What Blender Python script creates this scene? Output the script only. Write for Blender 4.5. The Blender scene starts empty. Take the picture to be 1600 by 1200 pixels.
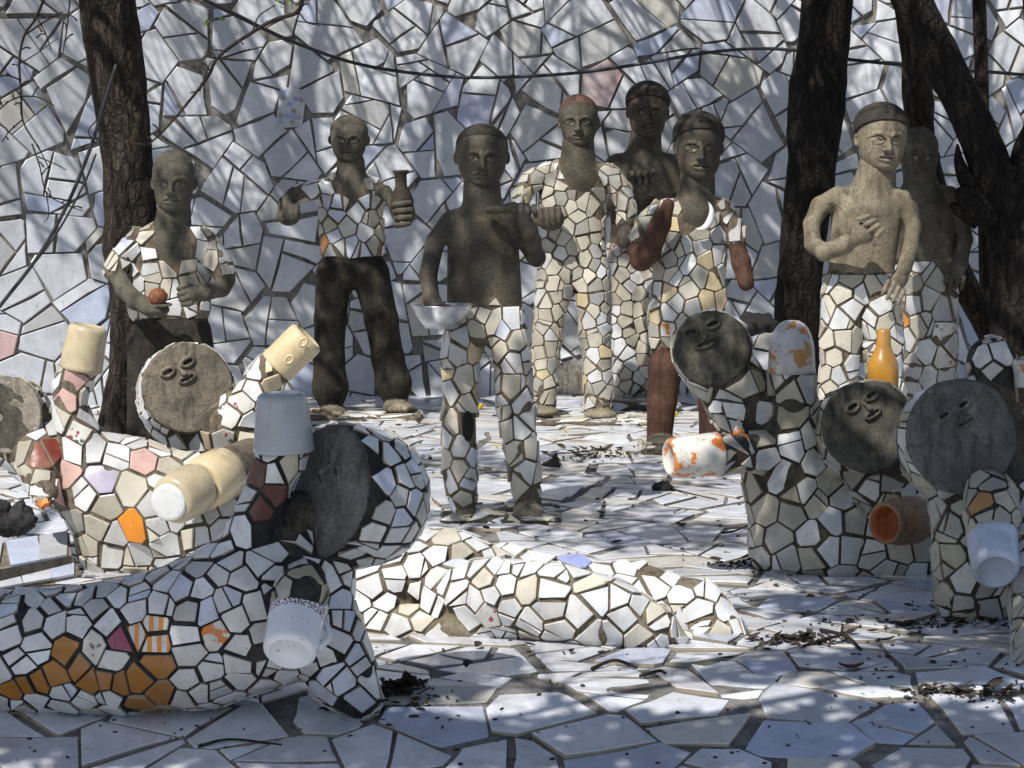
import bpy, bmesh, math, random
import numpy as np
from mathutils import Vector, Matrix, noise
from mathutils.bvhtree import BVHTree

# ------------------------------------------------------------------ camera, light, exposure
S = bpy.context.scene
COL = S.collection
FPX, CAMH, HORIZ = 4300.0, 1.40, 130.0           # focal length in photo pixels (1600 wide), eye height, horizon row
PITCH = math.atan((600 - HORIZ) / FPX)
cam_d = bpy.data.cameras.new('camera'); cam = bpy.data.objects.new('camera', cam_d); COL.objects.link(cam)
cam.location = (0, 0, CAMH); cam.rotation_euler = (math.radians(90) - PITCH, 0, 0)
cam_d.sensor_width = 36; cam_d.lens = FPX / 1600 * 36; cam_d.clip_end = 2000; cam_d.clip_start = .05
S.camera = cam
LS = Vector((-.40, -.60, .92)).normalized()       # direction towards the sun
W = bpy.data.worlds.new('World'); S.world = W; W.use_nodes = True
nt = W.node_tree; nt.nodes.clear()
sky = nt.nodes.new('ShaderNodeTexSky'); sky.sky_type = 'NISHITA'; sky.sun_disc = False
sky.sun_elevation = math.asin(LS.z); sky.sun_rotation = math.atan2(LS.x, LS.y)
bg = nt.nodes.new('ShaderNodeBackground'); bg.inputs[1].default_value = .092
wo = nt.nodes.new('ShaderNodeOutputWorld')
nt.links.new(sky.outputs[0], bg.inputs[0]); nt.links.new(bg.outputs[0], wo.inputs[0])
sun_d = bpy.data.lights.new('sun', 'SUN'); sun_d.energy = 5.0; sun_d.angle = math.radians(.53); sun_d.color = (1, .965, .91)
sun = bpy.data.objects.new('sun', sun_d); COL.objects.link(sun)
sun.rotation_euler = LS.to_track_quat('Z', 'Y').to_euler(); sun.location = (-4, -6, 9)
S.view_settings.view_transform = 'Standard'; S.view_settings.look = 'None'
S.view_settings.gamma = 1; S.view_settings.use_curve_mapping = False
S.view_settings.exposure = 0.28
S.cycles.max_bounces = 6; S.cycles.diffuse_bounces = 3; S.cycles.glossy_bounces = 3

# ------------------------------------------------------------------ pixel <-> world
CF = Vector((0, math.cos(PITCH), -math.sin(PITCH))); CU = Vector((0, math.sin(PITCH), math.cos(PITCH))); CR = Vector((1, 0, 0))
CP = Vector((0, 0, CAMH))
def ray(px, py): return CF + CR * ((px - 800) / FPX) + CU * ((600 - py) / FPX)
def pt(px, py, Y):
    d = ray(px, py); return CP + d * (Y / d.y)
def ppm(Y): return FPX / (Y * math.cos(PITCH) + .25 * math.sin(PITCH))
def gnd(px, py, z=0.0):
    d = ray(px, py); return CP + d * ((z - CAMH) / d.z)
def proj(p):
    q = Vector(p) - CP; t = q.dot(CF)
    return 800 + FPX * q.dot(CR) / t, 600 - FPX * q.dot(CU) / t
def projn(A):
    q = A - np.array(CP); t = q @ np.array(CF)
    return 800 + FPX * (q @ np.array(CR)) / t, 600 - FPX * (q @ np.array(CU)) / t

# ------------------------------------------------------------------ object helpers
def tag(o, label=None, cat=None, group=None, kind=None):
    if label: o['label'] = label
    if cat: o['category'] = cat
    if group: o['group'] = group
    if kind: o['kind'] = kind
    return o
def thing(name, label, cat, loc, group=None):
    o = bpy.data.objects.new(name, None); o.location = loc; COL.objects.link(o)
    o.empty_display_size = .05
    return tag(o, label, cat, group)
def mesh_np(name, V, F, mats, parent=None, smooth=True, fmat=None, origin=None, loc=None):
    """V (n,3) array in world space; F list or (m,k) array; linked as one object"""
    me = bpy.data.meshes.new(name)
    base = Vector(parent.location) if parent is not None else Vector((0, 0, 0))
    if parent is not None and parent.parent is not None: base = Vector(parent.parent.location) + base
    org = Vector(origin) if origin is not None else base.copy()
    V = np.asarray(V, dtype=np.float32) - np.array(org, dtype=np.float32)
    if isinstance(F, np.ndarray):
        m, k = F.shape
        me.vertices.add(len(V)); me.vertices.foreach_set('co', V.ravel())
        me.loops.add(m * k); me.loops.foreach_set('vertex_index', F.ravel().astype(np.int32))
        me.polygons.add(m); me.polygons.foreach_set('loop_start', np.arange(0, m * k, k, dtype=np.int32))
        me.update(calc_edges=True); me.validate()
    else:
        me.from_pydata([tuple(v) for v in V], [], [tuple(f) for f in F])
    if not isinstance(mats, (list, tuple)): mats = [mats]
    for m_ in mats: me.materials.append(m_)
    n = len(me.polygons)
    if isinstance(smooth, (bool, int)): sm = np.full(n, bool(smooth))
    else: sm = np.asarray(smooth, dtype=bool)
    me.polygons.foreach_set('use_smooth', sm)
    if fmat is not None: me.polygons.foreach_set('material_index', np.asarray(fmat, dtype=np.int32))
    me.update()
    o = bpy.data.objects.new(name, me); COL.objects.link(o)
    if parent is not None: o.parent = parent
    o.location = org - base
    return o

# ------------------------------------------------------------------ materials
MATS = {}
def nodes(name):
    m = bpy.data.materials.new(name); m.use_nodes = True
    t = m.node_tree; b = t.nodes['Principled BSDF']
    MATS[name] = m
    return m, t, b
def N(t, kind, **kw):
    n = t.nodes.new(kind)
    for k, v in kw.items():
        if k.startswith('i_'):
            n.inputs[k[2:].replace('_', ' ')].default_value = v
        else: setattr(n, k, v)
    return n
def ramp(t, fac, stops):
    r = t.nodes.new('ShaderNodeValToRGB'); t.links.new(fac, r.inputs[0])
    e = r.color_ramp.elements
    while len(e) > 1: e.remove(e[0])
    for i, (p, c) in enumerate(stops):
        x = e[0] if i == 0 else e.new(p)
        x.position = p; x.color = (c, c, c, 1) if isinstance(c, (int, float)) else (*c, 1)
    return r.outputs[0]
def mix(t, fac, a, b, mode='MIX'):
    n = t.nodes.new('ShaderNodeMix'); n.data_type = 'RGBA'; n.blend_type = mode
    for sock, v in ((n.inputs[0], fac), (n.inputs[6], a), (n.inputs[7], b)):
        if isinstance(v, (int, float)): sock.default_value = v
        elif isinstance(v, tuple): sock.default_value = (*v, 1)
        else: t.links.new(v, sock)
    return n.outputs[2]
def coords(t, rnd=True):
    tc = t.nodes.new('ShaderNodeTexCoord')
    if not rnd: return tc.outputs['Object']
    oi = t.nodes.new('ShaderNodeObjectInfo')
    v = N(t, 'ShaderNodeVectorMath', operation='SCALE'); t.links.new(oi.outputs['Random'], v.inputs[3]); v.inputs[0].default_value = (37, 91, 53)
    a = N(t, 'ShaderNodeVectorMath', operation='ADD'); t.links.new(tc.outputs['Object'], a.inputs[0]); t.links.new(v.outputs[0], a.inputs[1])
    return a.outputs[0]
def nz(t, vec, scale, detail=4, rough=.55, dist=0.0):
    n = N(t, 'ShaderNodeTexNoise'); n.inputs['Scale'].default_value = scale; n.inputs['Detail'].default_value = detail
    n.inputs['Roughness'].default_value = rough; n.inputs['Distortion'].default_value = dist
    t.links.new(vec, n.inputs['Vector']); return n.outputs[0]
def bump(t, b, h, strength, dist=.01):
    n = N(t, 'ShaderNodeBump'); n.inputs['Strength'].default_value = strength; n.inputs['Distance'].default_value = dist
    t.links.new(h, n.inputs['Height']); t.links.new(n.outputs[0], b.inputs['Normal'])
def shade(c, f): return tuple(x * f for x in c)

def glaze(name, col, rough=.25, dirt=.35, pattern=None, pcol=None, vein=.0, spec=.5, weather=None, wsc=None, wcol=None):
    k0 = name[:2]
    weather = weather if weather is not None else {'w_': .50, 'f_': .55, 'g_': .42}.get(k0, .25)
    wsc = wsc or {'w_': (7, 7, 1.1), 'f_': (2.6, 3.4, 2.6)}.get(k0, (9, 9, 5)); wcol = wcol or {'w_': (.34, .34, .35), 'f_': (.33, .31, .285)}.get(k0, (.27, .225, .16))
    m, t, b = nodes(name); v = coords(t)
    c = mix(t, ramp(t, nz(t, v, 9, 3), [(.3, 0.), (.7, 1.)]), shade(col, .84), tuple(min(.85, x * 1.05) for x in col))
    oi = t.nodes.new('ShaderNodeObjectInfo')
    c = mix(t, ramp(t, oi.outputs['Random'], [(0, .78), (.25, .92), (1, 1.0)]), (0, 0, 0), c)
    if pattern == 'floral':
        vo = N(t, 'ShaderNodeTexVoronoi'); vo.inputs['Scale'].default_value = 55; t.links.new(v, vo.inputs['Vector'])
        msk = ramp(t, nz(t, v, 22, 1), [(.52, 0.), (.56, 1.)])
        dot = ramp(t, vo.outputs['Distance'], [(.36, 1.), (.44, 0.)])
        mm = N(t, 'ShaderNodeMath', operation='MULTIPLY'); t.links.new(msk, mm.inputs[0]); t.links.new(dot, mm.inputs[1])
        pc = mix(t, ramp(t, vo.outputs['Color'], [(.45, 0.), (.5, 1.)]), (.35, .04, .05), (.10, .12, .12))
        c = mix(t, mm.outputs[0], c, pc)
    if pattern == 'patch':
        msk = ramp(t, nz(t, v, 19, 4, .62), [(.53, 0.), (.55, 1.)])
        c = mix(t, msk, c, pcol)
    if pattern == 'stripe':
        w = N(t, 'ShaderNodeTexWave'); w.inputs['Scale'].default_value = 14; t.links.new(v, w.inputs['Vector'])
        c = mix(t, ramp(t, w.outputs[1], [(.5, 0.), (.55, 1.)]), c, pcol)
    if pattern == 'plaid':
        for d, cc in (('X', (.55, .22, .04)), ('Z', (.45, .25, .1))):
            w = N(t, 'ShaderNodeTexWave', bands_direction=d); w.inputs['Scale'].default_value = 36; t.links.new(v, w.inputs['Vector'])
            c = mix(t, ramp(t, w.outputs[1], [(.75, 0.), (.9, .8)]), c, cc)
    if vein:
        s = nz(t, v, 5, 6, .6, 1.6)
        c = mix(t, ramp(t, s, [(.40, vein), (.52, 0.)]), c, (.36, .37, .38))
        w = N(t, 'ShaderNodeTexVoronoi', feature='DISTANCE_TO_EDGE'); w.inputs['Scale'].default_value = 7
        wv = N(t, 'ShaderNodeVectorMath', operation='ADD'); t.links.new(v, wv.inputs[0])
        nn = N(t, 'ShaderNodeTexNoise'); nn.inputs['Scale'].default_value = 8; t.links.new(v, nn.inputs['Vector'])
        t.links.new(nn.outputs[1], wv.inputs[1]); t.links.new(wv.outputs[0], w.inputs['Vector'])
        crack = ramp(t, w.outputs[0], [(.0, 1.), (.012, 0.)])
        gate = ramp(t, nz(t, v, 6, 2), [(.55, 0.), (.6, 1.)])
        mm = N(t, 'ShaderNodeMath', operation='MULTIPLY'); t.links.new(crack, mm.inputs[0]); t.links.new(gate, mm.inputs[1])
        m2 = N(t, 'ShaderNodeMath', operation='MULTIPLY'); t.links.new(mm.outputs[0], m2.inputs[0]); m2.inputs[1].default_value = .55
        c = mix(t, m2.outputs[0], c, (.16, .15, .14))
    # specks and grime that settle on the glaze
    sp = ramp(t, nz(t, v, 170, 2, .5), [(.66, 0.), (.72, 1.)])
    gr = ramp(t, nz(t, v, 13, 5, .65), [(.55, 0.), (.8, 1.)])
    a = N(t, 'ShaderNodeMath', operation='MULTIPLY'); t.links.new(sp, a.inputs[0]); a.inputs[1].default_value = dirt
    c = mix(t, a.outputs[0], c, (.05, .04, .03))
    g2 = N(t, 'ShaderNodeMath', operation='MULTIPLY'); t.links.new(gr, g2.inputs[0]); g2.inputs[1].default_value = dirt * .8
    c = mix(t, g2.outputs[0], c, (.13, .105, .07))
    geo = t.nodes.new('ShaderNodeNewGeometry'); mp = N(t, 'ShaderNodeMapping'); mp.inputs['Scale'].default_value = wsc; t.links.new(geo.outputs['Position'], mp.inputs[0])
    st = ramp(t, nz(t, mp.outputs[0], 1.0, 6, .62), [(.46, 0.), (.70, weather)])
    c = mix(t, st, c, wcol)
    st2 = ramp(t, nz(t, geo.outputs['Position'], 38, 4, .7), [(.56, 0.), (.74, weather * .9)])
    c = mix(t, st2, c, shade(wcol, .55))
    t.links.new(c, b.inputs['Base Color'])
    r = ramp(t, nz(t, v, 11, 4), [(.35, rough * .7), (.75, min(.9, rough * 2.0))]); t.links.new(r, b.inputs['Roughness'])
    b.inputs['Specular IOR Level'].default_value = spec
    bump(t, b, nz(t, v, 16, 3), .18, .006)
    return m
def concrete(name, c1, c2, c3, scale=5, rough=.9, bmp=.6, rnd=False):
    m, t, b = nodes(name); v = coords(t, rnd)
    n1 = nz(t, v, scale, 6, .62); n2 = nz(t, v, scale * 3.3, 5, .6); n3 = nz(t, v, 130, 3, .6)
    c = mix(t, ramp(t, n1, [(.36, 0.), (.62, 1.)]), c1, c2)
    c = mix(t, ramp(t, n2, [(.50, 0.), (.70, .8)]), c, c3)
    mp = N(t, 'ShaderNodeMapping'); mp.inputs['Scale'].default_value = (1, 1, .16); t.links.new(v, mp.inputs[0])
    c = mix(t, ramp(t, nz(t, mp.outputs[0], scale * 4.2, 4, .6), [(.50, 0.), (.66, .75)]), c, shade(c3, .62))
    c = mix(t, ramp(t, nz(t, v, scale * 1.7, 3, .5), [(.56, 0.), (.74, .55)]), c, tuple(min(1, x * 1.5) for x in c2))
    c = mix(t, ramp(t, n3, [(.35, .45), (.6, 0.)]), c, shade(c1, .45))
    c = mix(t, ramp(t, n3, [(.64, 0.), (.75, .35)]), c, tuple(min(1, x * 1.8) for x in c2))
    vo = N(t, 'ShaderNodeTexVoronoi', feature='DISTANCE_TO_EDGE'); vo.inputs['Scale'].default_value = scale * 1.5
    ad = N(t, 'ShaderNodeMix', data_type='VECTOR'); ad.inputs[0].default_value = .12; t.links.new(v, ad.inputs[4])
    nn = N(t, 'ShaderNodeTexNoise'); nn.inputs['Scale'].default_value = scale * 3; nn.inputs['Detail'].default_value = 5; t.links.new(v, nn.inputs['Vector']); t.links.new(nn.outputs[1], ad.inputs[5]); t.links.new(ad.outputs[1], vo.inputs['Vector'])
    ck = N(t, 'ShaderNodeMath', operation='MULTIPLY'); t.links.new(ramp(t, vo.outputs[0], [(0, 1.), (.014, 0.)]), ck.inputs[0]); t.links.new(ramp(t, nz(t, v, scale * .8, 2), [(.50, 0.), (.56, .8)]), ck.inputs[1])
    c = mix(t, ck.outputs[0], c, shade(c3, .35))
    t.links.new(c, b.inputs['Base Color']); b.inputs['Roughness'].default_value = rough
    b.inputs['Specular IOR Level'].default_value = .25
    tw = nz(t, v, scale * 9, 3, .5, 1.2)
    h = mix(t, .55, mix(t, .5, n3, n2), tw); bump(t, b, h, bmp, .009)
    return m
concrete('cement_dark', (.040, .035, .027), (.086, .074, .055), (.14, .112, .07), 5, .6)
concrete('cement_grey', (.070, .063, .048), (.128, .114, .086), (.06, .053, .040))
concrete('cement_buff', (.160, .134, .092), (.270, .232, .165), (.105, .085, .056))
concrete('cement_face', (.120, .102, .078), (.215, .185, .140), (.070, .060, .048), 7)
concrete('cement_face_grey', (.098, .096, .092), (.165, .162, .154), (.060, .058, .054), 7)
concrete('cement_face_green', (.055, .053, .042), (.125, .115, .085), (.035, .033, .027), 6)
concrete('cement_face_pale', (.190, .165, .130), (.290, .260, .215), (.13, .11, .085), 7)
concrete('hair_paint', (.030, .026, .021), (.060, .050, .040), (.022, .019, .016), 9)
concrete('black_trousers', (.010, .009, .008), (.028, .025, .019), (.075, .062, .040), 6)
concrete('rust_arm', (.052, .026, .016), (.098, .047, .029), (.034, .019, .013), 8, .75)
concrete('grout_dark', (.050, .044, .035), (.095, .083, .064), (.035, .030, .024), 12)
concrete('grout_black', (.022, .021, .021), (.050, .048, .046), (.016, .015, .015), 12)
concrete('grout_warm', (.120, .096, .066), (.195, .162, .118), (.075, .060, .042), 12)
concrete('grout_wall', (.200, .188, .170), (.300, .288, .262), (.130, .118, .102), 6)
concrete('grout_floor', (.130, .122, .112), (.210, .200, .185), (.080, .074, .066), 5)
concrete('wall_plaster', (.160, .145, .120), (.260, .240, .205), (.09, .075, .06), 14, .95, 1.0)
concrete('earth', (.120, .090, .060), (.220, .175, .120), (.075, .058, .040), 8, .95, .8)
concrete('stone_black', (.012, .011, .011), (.03, .028, .026), (.02, .018, .016), 20, .8)
concrete('scalp_red', (.070, .045, .033), (.13, .070, .048), (.05, .036, .028), 9)
concrete('leaf_brown', (.032, .025, .019), (.068, .052, .037), (.02, .016, .013), 30, .8, .3, True)
concrete('leaf_red', (.11, .040, .018), (.16, .07, .03), (.06, .03, .015), 30, .7, .3, True)
concrete('twig_dark', (.020, .015, .012), (.045, .034, .026), (.012, .010, .008), 30, .85)
concrete('terracotta', (.20, .105, .055), (.31, .195, .115), (.22, .16, .10), 14, .6)
concrete('terracotta_inner', (.42, .11, .035), (.50, .18, .07), (.30, .12, .06), 12, .6)
glaze('g_white', (.74, .745, .74)); glaze('g_white2', (.66, .665, .655)); glaze('g_grey', (.50, .50, .485)); glaze('g_bluish', (.56, .60, .70))
glaze('g_cream', (.58, .54, .44)); glaze('g_cream2', (.47, .435, .345)); glaze('g_yellow', (.62, .51, .30)); glaze('g_stone', (.37, .36, .31), .35, .6)
glaze('g_dirty', (.46, .43, .34), .4, .9); glaze('g_olive', (.33, .30, .21), .45, .9)
glaze('g_lav', (.50, .45, .58)); glaze('g_pink', (.62, .40, .35)); glaze('g_red', (.20, .035, .020)); glaze('g_maroon', (.10, .025, .018))
glaze('g_orange', (.72, .25, .02)); glaze('g_amber', (.36, .145, .018), .2); glaze('g_gold', (.44, .205, .018), weather=.5); glaze('g_magenta', (.30, .045, .11))
glaze('g_blue', (.36, .42, .74)); glaze('g_floral', (.68, .66, .60), pattern='floral'); glaze('g_plaid', (.66, .60, .46), pattern='plaid')
glaze('g_orpatch', (.66, .64, .58), pattern='patch', pcol=(.62, .17, .02)); glaze('g_orstripe', (.70, .68, .62), pattern='stripe', pcol=(.70, .24, .03))
glaze('g_orpatch_dull', (.58, .57, .56), pattern='patch', pcol=(.42, .19, .05), weather=.75, dirt=.7)
glaze('w_white', (.70, .718, .755), .28, .25, vein=.22, spec=.6); glaze('w_white2', (.62, .64, .68), .28, .25, vein=.25, spec=.6); glaze('w_blue', (.50, .555, .70), .28, .25, vein=.15, spec=.6)  # the whites carry a faint blue sky reflection in their colour
glaze('w_grey', (.52, .52, .515), .34, .35, vein=.3); glaze('w_cream', (.66, .63, .56), .28, .25, vein=.2); glaze('w_lav', (.46, .48, .64), .28, .25)
glaze('w_pink', (.62, .44, .42), .3, .25)
glaze('f_white', (.67, .69, .745), .22, .45, vein=.15, spec=.6); glaze('f_grey', (.55, .565, .61), .25, .5, vein=.2, spec=.6); glaze('f_blue', (.47, .52, .66), .2, .35, spec=.6)
glaze('f_warm', (.64, .61, .56), .25, .5, vein=.2)
glaze('mug_cream', (.52, .43, .28), .18, .5); glaze('mug_yellow', (.62, .50, .30), .18, .5); glaze('mug_grey', (.42, .45, .48), .12, .3, vein=.25)
glaze('mug_blue', (.52, .59, .71), .15, .5); glaze('g_rustor', (.34, .105, .028), .3, .5)
glaze('eye_paint', (.30, .275, .215), .6, .3); glaze('pupil', (.03, .02, .015), .6, .2)
def metal(name, col, rough=.35):
    m, t, b = nodes(name); v = coords(t, False)
    c = mix(t, ramp(t, nz(t, v, 25, 5), [(.4, 0.), (.7, 1.)]), col, shade(col, .55)); t.links.new(c, b.inputs['Base Color'])
    b.inputs['Metallic'].default_value = .85; b.inputs['Roughness'].default_value = rough; bump(t, b, nz(t, v, 30, 4), .2, .004)
glaze('biscuit', (.36, .31, .24), .8, .5, spec=.2)
metal('bowl_metal', (.62, .63, .65))
def plain(name, col, rough=.6, sss=0):
    m, t, b = nodes(name); v = coords(t)
    c = mix(t, ramp(t, nz(t, v, 40, 3), [(.35, 0.), (.65, 1.)]), shade(col, .65), col); t.links.new(c, b.inputs['Base Color'])
    b.inputs['Roughness'].default_value = rough; return m
plain('cable', (.018, .018, .02), .5); plain('petal_yellow', (.75, .50, .02)); plain('petal_orange', (.80, .22, .02)); plain('leaf_green', (.10, .19, .03)); plain('leaf_shade', (.05, .085, .02))
plain('hole_shade', (.006, .006, .006), .9); plain('ball_orange', (.20, .062, .024), .7)
def bark(name, a, b_, c_):
    m, t, b = nodes(name); v = coords(t, False)
    mp = N(t, 'ShaderNodeMapping'); mp.inputs['Scale'].default_value = (1, 1, .22); t.links.new(v, mp.inputs[0])
    n1 = nz(t, v, 7, 6, .65); n2 = nz(t, mp.outputs[0], 55, 5, .65); n3 = nz(t, v, 90, 2)
    c = mix(t, ramp(t, n1, [(.38, 0.), (.66, 1.)]), a, b_)
    c = mix(t, ramp(t, n2, [(.5, 0.), (.75, .7)]), c, c_)
    c = mix(t, ramp(t, n3, [(.68, 0.), (.75, .8)]), c, tuple(min(1, x * 2.2) for x in c_))
    t.links.new(c, b.inputs['Base Color']); b.inputs['Roughness'].default_value = .9; b.inputs['Specular IOR Level'].default_value = .2
    vo = N(t, 'ShaderNodeTexVoronoi', feature='DISTANCE_TO_EDGE'); vo.inputs['Scale'].default_value = 34; m2 = N(t, 'ShaderNodeMapping'); m2.inputs['Scale'].default_value = (1, 1, .3); t.links.new(v, m2.inputs[0])
    dm = N(t, 'ShaderNodeMix', data_type='VECTOR'); dm.inputs[0].default_value = .06; t.links.new(m2.outputs[0], dm.inputs[4]); nn = N(t, 'ShaderNodeTexNoise'); nn.inputs['Scale'].default_value = 16; nn.inputs['Detail'].default_value = 6; t.links.new(v, nn.inputs['Vector']); t.links.new(nn.outputs[1], dm.inputs[5]); t.links.new(dm.outputs[1], vo.inputs['Vector'])
    pl = ramp(t, vo.outputs[0], [(0, 0.), (.16, 1.)])
    bump(t, b, mix(t, .5, mix(t, .4, n2, n1), pl), 1.0, .03)
bark('bark_brown', (.016, .012, .009), (.050, .038, .028), (.115, .092, .068))
bark('bark_dark', (.008, .007, .006), (.020, .016, .013), (.052, .042, .033))
def cup_band(name, col, zc):
    """white cup with a dark red lattice border: printed band in the cup's own axis coordinate"""
    m, t, b = nodes(name); tc = t.nodes.new('ShaderNodeTexCoord')
    sx = N(t, 'ShaderNodeSeparateXYZ'); t.links.new(tc.outputs['UV'], sx.inputs[0])
    band = ramp(t, sx.outputs[1], [(zc - .10, 0.), (zc - .09, 1.), (zc + .17, 1.), (zc + .18, 0.)])
    w = N(t, 'ShaderNodeTexVoronoi', voronoi_dimensions='2D'); w.inputs['Scale'].default_value = 1.0
    mp = N(t, 'ShaderNodeMapping'); mp.inputs['Scale'].default_value = (62, 24, 1); t.links.new(tc.outputs['UV'], mp.inputs[0]); t.links.new(mp.outputs[0], w.inputs['Vector'])
    pat = ramp(t, w.outputs['Distance'], [(.34, 1.), (.42, 0.)])
    mm = N(t, 'ShaderNodeMath', operation='MULTIPLY'); t.links.new(band, mm.inputs[0]); t.links.new(pat, mm.inputs[1])
    c = mix(t, mm.outputs[0], col, (.16, .03, .04))
    v = coords(t, False); c = mix(t, ramp(t, nz(t, v, 60, 4), [(.62, 0.), (.72, .5)]), c, (.12, .10, .08))
    t.links.new(c, b.inputs['Base Color']); b.inputs['Roughness'].default_value = .12
cup_band('mug_lattice', (.70, .72, .74), .20)
MT = MATS

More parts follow.
